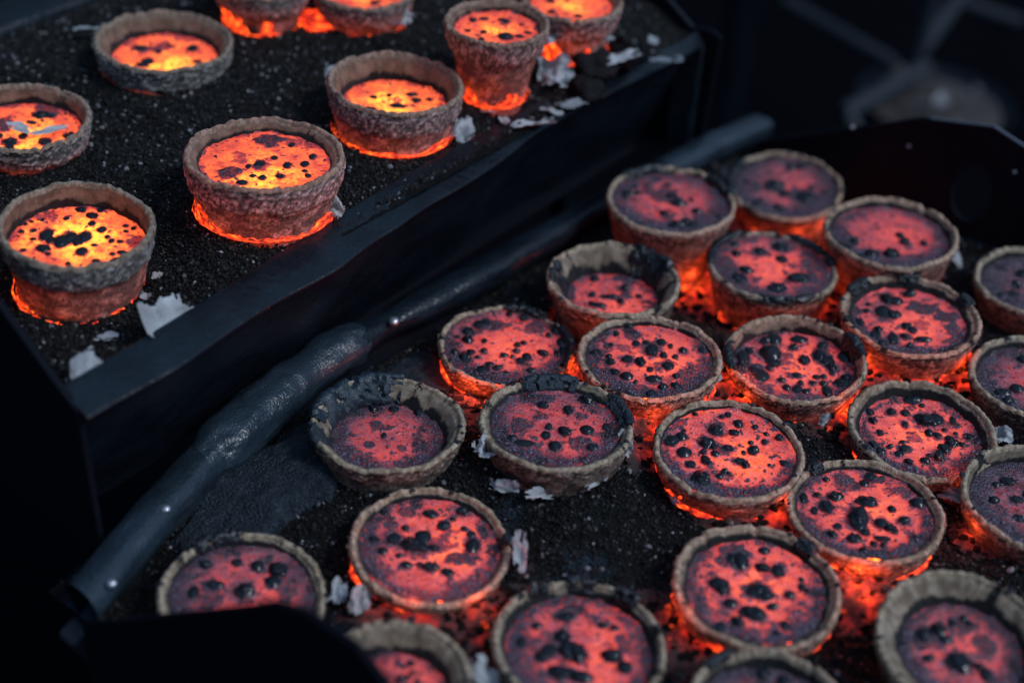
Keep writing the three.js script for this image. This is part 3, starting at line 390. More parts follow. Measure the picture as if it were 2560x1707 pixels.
const poolState = (c, ci, x, y) => {                      // x right, y away from the camera, 1 = cup wall
  const L = LOOK[c.k], isL = c.T === 'L', r = Math.hypot(x, y), z = ci * 3.7;
  const n1 = fbm(x * 2.2, y * 2.2, z, 3), n2 = fbm(x * 7, y * 7, z + 1, 3), n3 = noise(x * 22, y * 22, z + 2) + 0.5 * noise(x * 9, y * 11, z + 8), n4 = noise(x * 44, y * 44, z + 5);
  const hx = L.hx ?? 0, hy = L.hy ?? 0;
  let h = L.hot * (0.80 + 0.24 * Math.exp(-((x - hx) ** 2 + (y - hy) ** 2) / 0.30)) + (isL ? 0.17 : 0.11) * n1 + (isL ? 0.17 : 0.08) * n2;
  let crust = 0;
  const lop = isL ? 0 : 0.14 * (-y - 0.1 * x);            // more scum gathers on the near side
  const e = ss(0.98 - 0.55 * L.crust, 1.04 - 0.10 * L.crust, r + lop + 0.20 * n1 + 0.10 * n2);
  crust = Math.max(crust, e * (isL ? 0.55 : 0.9));
  const patch = ss(0.30 - 0.26 * L.crust, 0.62 - 0.2 * L.crust, n1 * 0.9 + 0.35 * n2 + (isL ? -0.16 : -0.1));
  crust = Math.max(crust, patch * (0.35 + 0.5 * L.crust));
  if (!isL) { const rift = ss(0.90, 0.955, r + 0.03 * n2) * ss(0.12, 0.42, fbm(x * 1.6 + 4, y * 1.6, z + 9, 3)) * (1 - 0.7 * L.crust); h += 0.16 * rift; crust *= 1 - 0.85 * rift; }
  for (const [fx, fy, rx, ry, s] of c.f) { const d = Math.hypot((x - fx) / rx, (y - fy) / ry) + 0.42 * n2 + 0.3 * n1; crust = Math.max(crust, s * (1 - ss(0.72, 1.08, d))); }
  if (isL) { const thin = ss(0.15, 0.5, n2 + 0.5 * n3); h -= 0.10 * thin; }
  const soot = ss(0.34, 0.46, noise(x * 12, y * 13, z + 14) + 0.25 * n3 - 0.08) * 0.75; crust = Math.max(crust, soot * (isL ? 0.7 : 0.9));
  let g = 1;
  for (let k = 0; k < c.bub.length; k++) { const b = c.bub[k], d = Math.hypot((x - b[0]) / b[2], (y - b[1]) / b[3]); if (d < 2.4) g = Math.min(g, k % 3 ? ss(0.85, 1.4, d + 0.25 * n3) : ss(0.8, isL ? 1.6 : 2.1, d + 0.5 * n2 + 0.35 * n3)); }
  crust = clamp(crust * (1 + 0.7 * n3 + 0.5 * n4));
  h = h * (1 - 0.82 * crust) + (isL ? 0.02 : 0.06) * n4 - (isL ? 0.05 : 0.12) * Math.max(0, n3 + 0.12) * (0.45 + crust);
  h *= lerp(isL ? 0.45 : 0.42, 1, g);
  const tarry = isL ? 0 : ss(0.22, 0.46, fbm(x * 2.6, y * 2.6, z + 33, 4) + 0.3 * n3 - 0.1) * ss(0.25, 0.85, r) * (0.5 + 0.5 * L.crust); h *= 1 - 0.85 * tarry;
  return { h, crust, n4, tarry, relief: crust * (0.5 + 0.5 * n3) + 0.3 * n4 * (0.3 + crust), n3 };
};
// every pool's own bubbles: those that stand out in the photograph, then a few more
cupInfo.forEach((c) => {
  c.Rp = c.R * c.q;
  c.bub = c.b.map((b) => [b[0], b[1], Math.max(0.032, b[2] * 0.98), Math.max(0.028, b[3] * 0.95)]);
  if (c.b.length < 6) for (let i = 0; i < (c.T === 'L' ? 7 : 14); i++) { const a = rr(0, 6.28), r = Math.sqrt(rnd()) * 0.86, s = rr(0.04, 0.11); c.bub.push([r * Math.cos(a), r * Math.sin(a), s * rr(0.9, 1.4), s]); }
});
const glowPix = new Uint8Array(ASZ * ASZ * 4), bodyPix = new Uint8Array(ASZ * ASZ * 4), reliefPix = new Uint8Array(ASZ * ASZ * 4);
{
  const enc = (x) => 255 * clamp(x <= 0.0031308 ? x * 12.92 : 1.055 * Math.pow(x, 1 / 2.4) - 0.055);
  cupInfo.forEach((c, ci) => {
    const ox = (ci % COLS) * CELL, oy = Math.floor(ci / COLS) * CELL;
    for (let j = 0; j < CELL; j++) for (let i = 0; i < CELL; i++) {
      const x = ((i + 0.5) / CELL * 2 - 1) * 1.06, y = ((j + 0.5) / CELL * 2 - 1) * 1.06; if (x * x + y * y > 1.16) continue;
      const s = poolState(c, ci, x, y), e = ramp(s.h), o = ((oy + j) * ASZ + ox + i) * 4;
      glowPix[o] = enc(e[0] / EMAX); glowPix[o + 1] = enc(e[1] / EMAX); glowPix[o + 2] = enc(e[2] / EMAX); glowPix[o + 3] = 255;
      const scum = mix3(c.T === 'L' ? [0.06, 0.045, 0.05] : [0.090, 0.075, 0.095], [0.042, 0.034, 0.054], clamp(s.crust * 1.1)).map((q) => q * (1 - 0.72 * s.tarry) * Math.max(0.1, 1 + 1.1 * s.n3 + 0.9 * s.n4));
      bodyPix[o] = enc(scum[0]); bodyPix[o + 1] = enc(scum[1]); bodyPix[o + 2] = enc(scum[2]); bodyPix[o + 3] = 255;
      reliefPix[o] = reliefPix[o + 1] = reliefPix[o + 2] = 255 * clamp(0.4 + 0.3 * s.relief + 0.25 * s.n4 * (0.4 + s.crust)); reliefPix[o + 3] = 255;
    }
  });
}
const atlas = (d, srgb) => { const t = new THREE.DataTexture(d, ASZ, ASZ, THREE.RGBAFormat); t.magFilter = t.minFilter = THREE.LinearFilter; if (srgb) t.colorSpace = THREE.SRGBColorSpace; t.needsUpdate = true; return t; };
M.pool = new THREE.MeshStandardMaterial({ map: atlas(bodyPix, true), emissive: new THREE.Color(1, 1, 1), emissiveMap: atlas(glowPix, true), emissiveIntensity: EMAX, roughness: 0.36, bumpMap: atlas(reliefPix, false), bumpScale: 0.0022 });

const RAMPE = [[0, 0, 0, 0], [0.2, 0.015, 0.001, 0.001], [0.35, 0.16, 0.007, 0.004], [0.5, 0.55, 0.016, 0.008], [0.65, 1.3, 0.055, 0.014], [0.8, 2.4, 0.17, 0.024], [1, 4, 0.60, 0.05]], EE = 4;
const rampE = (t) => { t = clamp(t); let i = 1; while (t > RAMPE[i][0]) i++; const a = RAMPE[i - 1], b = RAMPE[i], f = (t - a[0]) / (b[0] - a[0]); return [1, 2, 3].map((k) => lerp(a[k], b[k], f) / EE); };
// embers: coals with a glow that breaks up into grains
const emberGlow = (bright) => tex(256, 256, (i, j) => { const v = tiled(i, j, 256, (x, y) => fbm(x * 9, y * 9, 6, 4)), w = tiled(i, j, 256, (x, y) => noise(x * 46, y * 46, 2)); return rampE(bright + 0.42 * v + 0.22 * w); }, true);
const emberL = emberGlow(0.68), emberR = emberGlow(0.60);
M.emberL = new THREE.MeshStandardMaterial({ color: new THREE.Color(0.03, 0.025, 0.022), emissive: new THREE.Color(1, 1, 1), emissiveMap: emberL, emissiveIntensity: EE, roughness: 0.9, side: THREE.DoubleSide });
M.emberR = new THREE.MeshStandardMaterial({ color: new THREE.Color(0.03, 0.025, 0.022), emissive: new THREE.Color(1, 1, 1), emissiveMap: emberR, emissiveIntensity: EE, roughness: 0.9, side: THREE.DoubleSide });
{ const b = grainTex.clone(); b.repeat.set(14, 8); b.needsUpdate = true; M.clay.bumpMap = b; const t = crustTex.clone(); t.repeat.set(7, 1); t.needsUpdate = true; M.clay.map = t; }
// how high the added glow shell climbs each cup (metres) and how bright it is
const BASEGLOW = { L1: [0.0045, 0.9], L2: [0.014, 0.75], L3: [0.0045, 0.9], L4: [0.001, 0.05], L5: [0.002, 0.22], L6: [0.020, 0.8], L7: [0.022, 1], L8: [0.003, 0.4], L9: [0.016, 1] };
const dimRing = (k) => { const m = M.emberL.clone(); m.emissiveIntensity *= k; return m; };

// where the lower bed is alight: x, z, radius, strength
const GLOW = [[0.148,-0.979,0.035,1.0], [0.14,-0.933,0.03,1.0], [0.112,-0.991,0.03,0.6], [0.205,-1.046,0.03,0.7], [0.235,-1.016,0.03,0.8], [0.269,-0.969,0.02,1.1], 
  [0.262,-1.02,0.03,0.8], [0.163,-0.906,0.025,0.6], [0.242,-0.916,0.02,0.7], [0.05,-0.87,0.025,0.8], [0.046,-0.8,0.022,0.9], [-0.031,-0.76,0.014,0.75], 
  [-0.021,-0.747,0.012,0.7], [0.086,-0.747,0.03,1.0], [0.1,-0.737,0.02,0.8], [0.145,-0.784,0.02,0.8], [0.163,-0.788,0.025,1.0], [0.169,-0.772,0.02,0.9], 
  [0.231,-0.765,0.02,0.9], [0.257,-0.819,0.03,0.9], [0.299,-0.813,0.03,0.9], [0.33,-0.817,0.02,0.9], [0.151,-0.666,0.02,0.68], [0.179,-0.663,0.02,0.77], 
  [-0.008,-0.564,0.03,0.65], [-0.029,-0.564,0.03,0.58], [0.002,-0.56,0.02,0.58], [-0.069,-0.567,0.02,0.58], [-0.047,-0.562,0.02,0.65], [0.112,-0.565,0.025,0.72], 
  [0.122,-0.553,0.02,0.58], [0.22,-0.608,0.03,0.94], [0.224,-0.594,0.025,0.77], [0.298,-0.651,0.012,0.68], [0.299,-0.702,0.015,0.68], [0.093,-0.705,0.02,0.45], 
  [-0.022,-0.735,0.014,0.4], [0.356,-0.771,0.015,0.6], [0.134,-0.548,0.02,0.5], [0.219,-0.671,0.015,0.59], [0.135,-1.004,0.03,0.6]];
const emberSpill = (x, z) => { let h = 0; for (const [gx, gz, r, s] of GLOW) { const d = ((x - gx) ** 2 + (z - gz) ** 2) / (r * r * 1.7); if (d < 5) h = Math.max(h, s * Math.exp(-d * 0.8)); } return h; };  // dim red round the embers: their light on the grit, put into emission
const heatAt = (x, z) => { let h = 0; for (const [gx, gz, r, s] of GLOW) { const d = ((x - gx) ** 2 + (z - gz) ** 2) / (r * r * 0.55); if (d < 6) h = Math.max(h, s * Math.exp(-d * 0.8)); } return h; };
{
  const W = 1024, H = 640, u0 = 0.01, u1 = 0.74, v0 = -0.03, v1 = 0.46;
  const map = tex(W, H, (i, j) => { const [x, z] = at(RA, lerp(u0, u1, (i + 0.5) / W), lerp(v0, v1, (j + 0.5) / H)); const n = fbm(x * 60, z * 60, 3, 4), n2 = noise(x * 260, z * 260, 7); return rampE(Math.max(heatAt(x, z) * (0.62 + 0.60 * n + 0.35 * n2), emberSpill(x, z) * (0.40 + 0.45 * n + 0.35 * n2))); }, true, false);  // embers, plus the painted red spill on the grit around them
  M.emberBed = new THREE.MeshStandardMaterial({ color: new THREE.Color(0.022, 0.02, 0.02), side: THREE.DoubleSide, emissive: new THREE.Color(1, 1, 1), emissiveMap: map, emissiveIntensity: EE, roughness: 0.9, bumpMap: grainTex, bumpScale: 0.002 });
  const nu = 280, nv = 190, aglow = (i, j) => { const [x, z] = at(RA, lerp(u0, u1, i / nu), lerp(v0, v1, j / nv)); return emberSpill(x, z) > 0.3 + 0.25 * fbm(x * 40, z * 40, 1, 2); };
  const g = grid(nu, nv, (a, b) => { const [x, z] = at(RA, lerp(u0, u1, a), lerp(v0, v1, b)), h = heatAt(x, z); return [x, sandR(x, z) + 0.0005 + 0.007 * h * clamp(0.4 + ridge(x * 55, z * 55, 2) * 0.8) + 0.002 * h * noise(x * 200, z * 200, 3), z]; }, { keep: aglow, flip: true });
  tag(mesh('ember_bed', g, M.emberBed), 'glowing red embers in the gaps between the crowded cups, with painted red light around', 'embers', null, 'stuff');
}

{
  // loose coals lying in the embers: some alight, some burnt out
  const shapes = [0, 1, 2].map((k) => { const g = new THREE.IcosahedronGeometry(1, 2), p = g.attributes.position; for (let i = 0; i < p.count; i++) { const x = p.getX(i), y = p.getY(i), z = p.getZ(i), q = 1 + 0.6 * fbm(x * 1.3 + k * 9, y * 1.3, z * 1.3, 3); p.setXYZ(i, x * q, y * q * 0.75, z * q); } const w = mergeVertices(g.deleteAttribute('normal'), 1e-5); w.computeVertexNormals(); return w; });
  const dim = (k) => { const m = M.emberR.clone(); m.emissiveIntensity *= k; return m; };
  const lay = (name, label, m, n, lo, shape, sz) => {
    const im = new THREE.InstancedMesh(shape, m, n), m4 = new THREE.Matrix4(), q = new THREE.Quaternion(), e = new THREE.Euler();
    for (let i = 0; i < n; i++) { let x, z, k = 0; do { [x, z] = at(RA, rr(0.02, 0.73), rr(-0.02, 0.45)); k++; } while (k < 2000 && !(emberSpill(x, z) > lo && nearCup('R', x, z) > 0.001)); const s = rr(...sz); e.set(rr(0, 6.3), rr(0, 6.3), rr(0, 6.3)); q.setFromEuler(e); m4.compose(new THREE.Vector3(x, sandR(x, z) + 0.003 * heatAt(x, z) + s * 0.25, z), q, new THREE.Vector3(s * rr(0.8, 1.4), s, s)); im.setMatrixAt(i, m4); }
    im.name = numbered(name); im.castShadow = im.receiveShadow = true; scene.add(im); tag(im, label, 'coals', null, 'stuff');
  };
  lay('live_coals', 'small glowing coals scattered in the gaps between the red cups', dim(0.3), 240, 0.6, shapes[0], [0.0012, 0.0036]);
  lay('dead_coals', 'small burnt-out black coals among the glowing ones in the gaps', M.coal, 800, 0.4, shapes[1], [0.0012, 0.0038]);
}

// ---------------------------------------------------------------- clay cups
const WALLT = 0.0042;
const CHAR = { R1: 0.35, R2: 0.4, R3: 0.3, R4: 0.5, R5: 0.9, R6: 0.55, R7: 0.1, R8: 0.75, R9: 0.55, R10: 0.6, R11: 0.25, R12: 0.45, R13: 0.5, R14: 0.35, R15: 0.3, R16: 0.3, R17: 0.1, R18: 0.2, R19: 0.6, R20: 0.35, R21: 0.7, R22: 0.25, R23: 0.3, R24: 0.35 };
// wall section at height y on the outside, and the inner face at depth d
const outR = (c, y) => c.R - c.t * (c.h - y);
const inR = (c, d) => { const k = d / c.D; return k <= 1 ? lerp(c.R - WALLT, c.R * c.q, Math.pow(Math.max(0, k), 0.85)) : c.R * c.q - 0.1 * (d - c.D); };
function cupWall(c, ci) {
  const isL = c.T === 'L', bandH = isL ? (c.h > 0.08 ? 0.012 : 0.021) : 0.010, z0 = ci * 5.3;
  const sec = [];                                        // [zone, y or depth]
  for (let i = 0; i <= 26; i++) sec.push([0, c.h * i / 26 * 0.97]);
  for (let i = 0; i <= 9; i++) sec.push([1, i / 9]);
  const inD = Math.min(c.D + 0.006, c.h - 0.004); for (let i = 1; i <= 16; i++) sec.push([2, 0.0015 + (inD - 0.0015) * i / 16]);
  const NA = 230, off = rnd();
  const g = grid(NA, sec.length - 1, (a, b, i, j) => {
    const th = a * Math.PI * 2, cs = Math.cos(th), sn = Math.sin(th), [zone, q] = sec[j], ca = cs * 2.1 + z0, sa = sn * 2.1;
    const rimUp = 0.0020 * noise(ca * 1.4, sa * 1.4, 1) + 0.0008 * noise(ca * 5, sa * 5, 2) - 0.0022 * ss(0.36, 0.55, noise(ca * 3.3 + 6, sa * 3.3, 17)) + 0.0002 * noise(ca * 13, sa * 13, 5) - (isL ? 0.0012 : 0.0010) * Math.max(0, ridge(ca * 3, sa * 3, 7)) ;
    const oval = 1 + 0.035 * noise(ca * 0.5, sa * 0.5, 4);
    let r, y, col, uvY;
    if (zone === 0) {
      y = q; r = outR(c, y);
      const below = c.h - y, edge = bandH + 0.004 * fbm(ca * 2, sa * 2, 3, 3), band = 1 - ss(edge - 0.002, edge + 0.002, below);
      const X = r * cs * 1000, Z = r * sn * 1000, Y = y * 1000;
      const fine = fbm(X / 3.2 + z0, Y / 1.9, Z / 3.2, 3), mid = fbm(X / 11 + z0, Y / 7, Z / 11, 3);
      r += band * (isL ? 0.0006 : 0.0005) - (isL ? 0.0020 * (1 - band) * ss(0, 0.01, below) : 0) + ((isL ? 0.0011 : 0.0010) * fine * (0.3 + 0.7 * band) + 0.0009 * mid);
      y += rimUp * ss(c.h - 0.02, c.h, y);
      const spot = ss(-0.12, 0.42, fine + 0.3 * mid);
      if (isL) col = band > 0.5 ? mix3([0.20, 0.20, 0.195], [0.88, 0.88, 0.87], spot) : mix3([0.18, 0.155, 0.14], [0.60, 0.55, 0.51], ss(-0.2, 0.6, mid + 0.4 * fine));
      else col = mix3(mix3([0.075, 0.056, 0.044], [0.27, 0.205, 0.16], ss(-0.3, 0.4, mid)), [0.80, 0.69, 0.57], spot * (0.25 + 0.65 * band));
      uvY = clamp(0.45 * (y - 0.012) / 0.07, 0, 0.46);
    } else if (zone === 1) {
      const t = q * Math.PI, ro = outR(c, c.h), ri = inR(c, 0), m = (ro + ri) / 2, w = (ro - ri) / 2 * (1 + 0.22 * noise(ca * 2, sa * 2, 6));
      r = m + w * Math.cos(t); y = c.h - 0.0022 + 0.0030 * Math.sin(t) + rimUp;
      const n = fbm(ca * 8, sa * 8, q * 2, 3); r += 0.0005 * n; y += 0.00015 * noise(ca * 22, sa * 22, q * 3);
      col = mix3(isL ? [0.26, 0.20, 0.15] : [0.34, 0.26, 0.18], isL ? [0.52, 0.42, 0.33] : [0.74, 0.60, 0.45], ss(-0.5, 0.5, n + 0.25 * noise(ca * 30, sa * 30, 1)));
      uvY = 0.47 + 0.02 * q;
    } else {
      y = c.h - q; r = inR(c, q);
      const n = fbm(ca * 3, sa * 3, q * 90, 4); r += 0.0006 * n; y += rimUp * (1 - ss(0, 0.01, q));
      const streak = noise(ca * 2.2, sa * 2.2, q * 160 + 3);
      col = mix3(isL ? [0.24, 0.165, 0.115] : [0.30, 0.23, 0.165], isL ? [0.46, 0.33, 0.24] : [0.64, 0.52, 0.40], ss(-0.5, 0.5, 0.7 * n + 0.5 * streak));
      uvY = 0.5 + 0.4 * q / 0.03;
    }
    // soot and tar burnt onto the rim and down the inside, in patches with ragged edges
    if (zone > 0) {
      const ch = CHAR[c.k] ?? 0.12, up = zone === 1 ? 0.05 : Math.max(0, c.D - q);
      const k1 = fbm(ca * 1.1 + 7, sa * 1.1, 2, 4) + 0.30 * noise(ca * 9, sa * 9, q * 40) + 0.12 * noise(ca * 30, sa * 30, q * 90);
      const climb = c.D * ((isL ? 0.26 : c.D < 0.009 ? 0.62 : 0.3) + 0.9 * Math.max(ch, 0.3) * (k1 + 0.1));
      let black = zone === 2 ? 1 - ss(climb - 0.0008, climb + 0.0008, up) : 0;
      black = Math.max(black, ss(0.74 - 0.42 * ch, 0.80 - 0.42 * ch, k1 + 0.12 * noise(ca * 14, sa * 14, 8)));
      col = mix3(col, [0.014, 0.015, 0.018], black);
    }
    return [r * oval * cs, y, r * oval * sn, col[0], col[1], col[2], a + off, uvY];
  }, { closeU: true, flip: true });
  return g;
}
// half domes with a wobble, shared by all bubbles
const domes = Array.from({ length: 9 }, (_, k) => {
  const g = grid(20, 9, (a, b) => { const th = a * Math.PI * 2, ph = b * Math.PI / 2, x = Math.cos(th) * Math.cos(ph), z = Math.sin(th) * Math.cos(ph), y = Math.sin(ph); const s = 1 + (k < 3 ? 0.14 : 0.48) * fbm(x * 1.2 + k * 3, y * 1.2, z * 1.2, 3); const skirt = 1 + 0.22 * (1 - ss(0, 0.25, b)); return [x * s * skirt, y * s - 0.12, z * s * skirt]; }, { closeU: true, flip: true });
  return g;
});
const bead = new THREE.SphereGeometry(1, 8, 4, 0, Math.PI * 2, 0, Math.PI / 2);
const LABEL = {"L1": ["cup of brightest yellow melt with a dark clump of joined bubbles at its centre"], "L2": ["grey-crusted cup beside the tray flange, orange melt with two smooth dark film patches"], "L3": ["brown cup with deep orange melt, next to the taller narrow cup in the upper tray"], "L4": ["wide shallow cup sunk in grit near the back edge of the upper tray"], "L5": ["cup at the photo edge with pale ash flakes floating on its orange melt"], "L6": ["tall narrow cup filled high with orange, standing free in front of another cup"], "L7": ["farthest cup of the upper tray, half hidden behind the tall narrow one"], "L8": ["cup cut off by the top edge of the photo, with white ash at its foot"], "L9": ["cup at the back of the upper tray standing in burning orange embers"], "R1": ["dull crusted red cup nearest the far stretch of the rolled pipe edge"], "R2": ["farthest red cup of the lower tray, its dull crust spilling over one side"], "R3": ["dull red cup closest to the holed end plate, with black bubbles along its front"], "R4": ["half-filled pale cup beside the pipe, big black tar patch inside its far wall"], "R5": ["slanting brim-full cup of red melt with scorched black rim and hardly any bare edge"], "R6": ["cup with ragged angular black islands on red melt and tar blots around the rim"], "R7": ["nearly dark purple cup at the photo edge, just past the holed end plate"], "R8": ["brim-full red cup dotted with round glossy bubbles, touching the cup with a slag bridge"], "R9": ["red cup ringed with purple froth, one large black bubble dome near the middle"], "R10": ["pale cracked-rim cup with two huge dark bubbles and a small round black hole"], "R11": ["purple frothing cup cut by the photo edge, beside the double-bubble cup"], "R12": ["cup half buried under blue-grey slag that pours over its back rim"], "R13": ["cup with a bridge of dark slag across its back rim and torn white paper below"], "R14": ["bright red cup with a dozen round black bubbles, black lump at front rim"], "R15": ["deep-rimmed red cup with one large double black bubble in the melt"], "R16": ["red cup with an upright oblong black bubble at its centre, touching the next rim"], "R17": ["pale-rimmed cup of bluish purple crust cut off by the photo edge, tallest outer wall"], "R18": ["red cup standing alone by the open black grit, dark bubble cluster shaped like a crown"], "R19": ["crusted red cup partly hidden behind the black end plate in the foreground"], "R20": ["big bright red cup in the front row with scattered black bubbles and soot-dotted rim"], "R21": ["front-row cup with a scorched broken rim and a tall black bubble cluster"], "R22": ["deep half-empty cup in the front corner, bare beige inner wall over purple melt"], "R23": ["deep cup hiding behind the black foreground plate, orange melt low inside"], "R24": ["dark crusted cup cut off by the bottom edge, below the big bright one"]};
function ring(c, ci, m, r0, thick) {
  return grid(90, 7, (a, b) => {
    const th = a * Math.PI * 2, ca = Math.cos(th), sa = Math.sin(th), k = b * Math.PI * 2, n = fbm(ca * 3 + ci, sa * 3, 1, 3), t = thick * (0.15 + 1.1 * ss(-0.25, 0.35, fbm(ca * 1.3 + ci * 2, sa * 1.3, 9, 2))) * (0.75 + 0.8 * n) * (1 + 0.4 * noise(ca * 22 + ci, sa * 22, k));
    const r = r0 + 0.0008 + 0.0012 * noise(ca * 9, sa * 9, ci) + t * Math.cos(k);
    return [r * ca, 0.0125 + 0.0012 * n + t * 0.8 * Math.sin(k), r * sa, 1, 1, 1, a * 6, b * 0.35];
  }, { closeU: true, flip: true });
}
// hardened slag that ran over a rim: a thick skin over the section between two angles
function drape(c, ci, a0, a1, outD, inD, thick) {
  const NA = 60, NS = 34;
  const secPt = (s) => { const len = outD + 0.006 + inD, d = s * len; if (d < outD) { const y = c.h - outD + d; return [outR(c, y) + 0.0012, y, 1, 0]; } if (d < outD + 0.006) { const t = (d - outD) / 0.006 * Math.PI, ro = outR(c, c.h) + 0.001, ri = inR(c, 0) - 0.0005; return [(ro + ri) / 2 + (ro - ri) / 2 * Math.cos(t), c.h + 0.0022 * Math.sin(t), Math.cos(t), Math.sin(t)]; } const q = d - outD - 0.006, sl = (inR(c, 0) - inR(c, c.D)) / c.D, L = Math.hypot(1, sl); return [inR(c, q) - 0.0004, c.h - q + 0.0004, -1 / L, sl / L]; };
  return grid(NA, NS, (a, s) => {
    const th = lerp(a0, a1, a), ca = Math.cos(th), sa = -Math.sin(th), p = secPt(s);
    const n = fbm(ca * 5 + ci, sa * 5, s * 3, 4); let e = ss(0, 0.30, a + 0.16 * n) * ss(0, 0.30, 1 - a + 0.16 * n) * ss(0, 0.30, s + 0.18 * n) * ss(0, 0.22, 1 - s + 0.14 * n);
    e *= ss(-0.42, -0.12, fbm(ca * 9 + ci, sa * 9, s * 5 + 4, 3)); const t = thick * 0.5 * (0.8 + 0.8 * n) * Math.sqrt(e) - (e < 0.05 ? 0.0016 * (1 - e / 0.05) : 0) + 0.0006 * noise(ca * 40, sa * 40, s * 20) * e;
    return [(p[0] + p[2] * t) * ca, p[1] + p[3] * t, (p[0] + p[2] * t) * sa, 1, 1, 1, a * 4, s * 2];
  });
}
const DRAPES = { R12: [[1.45, 3.2, 0.012, 0.0150, 0.0042], [3.3, 3.75, 0.005, 0.006, 0.003]], R8: [[4.75, 5.7, 0.006, 0.005, 0.002], [5.8, 7.0, 0.003, 0.006, 0.0022], [0.95, 1.7, 0.003, 0.005, 0.0028]], R13: [[1.25, 2.1, 0.010, 0.008, 0.0028], [0.0, 0.7, 0.001, 0.005, 0.0016]], R1: [[1.55, 2.5, 0.005, 0.007, 0.0024], [0.2, 0.9, 0.002, 0.006, 0.0016]], R2: [[2.3, 3.5, 0.006, 0.007, 0.0024]], R5: [[0.1, 1.2, 0.004, 0.006, 0.0022], [1.9, 3.2, 0.004, 0.006, 0.002], [4.4, 5.3, 0.002, 0.005, 0.0018]], R10: [[0.05, 0.65, 0.006, 0.010, 0.0032], [2.9, 3.5, 0.001, 0.008, 0.002]], R6: [[1.25, 1.6, 0.004, 0.005, 0.0022], [0.25, 0.55, 0.003, 0.003, 0.002], [2.1, 2.6, 0.002, 0.004, 0.0016]], R19: [[1.75, 2.45, 0.006, 0.005, 0.0026]], R21: [[1.35, 1.75, 0.005, 0.006, 0.003], [0.75, 1.1, 0.004, 0.008, 0.003], [2.0, 2.3, 0.004, 0.004, 0.002]], R4: [[0.35, 1.25, 0.001, 0.022, 0.004], [2.7, 3.3, -0.003, 0.020, 0.003]], R16: [[2.05, 2.3, 0.003, 0.003, 0.0018]], R20: [[0.62, 0.95, 0.003, 0.003, 0.002]], R18: [[0.1, 0.3, 0.003, 0.003, 0.0016]], R24: [[2.0, 2.4, 0.004, 0.003, 0.002]] };
const CORE = { L1: 0.008, L2: 0.010, L3: 0.009, L5: 0.004, L6: 0.026, L7: 0.026, L8: 0.009, L9: 0.016 };  // height of the added glow core in each upper cup
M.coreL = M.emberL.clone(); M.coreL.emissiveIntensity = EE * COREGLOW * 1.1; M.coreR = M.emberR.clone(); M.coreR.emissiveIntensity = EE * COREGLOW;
const cupsBuilt = [];
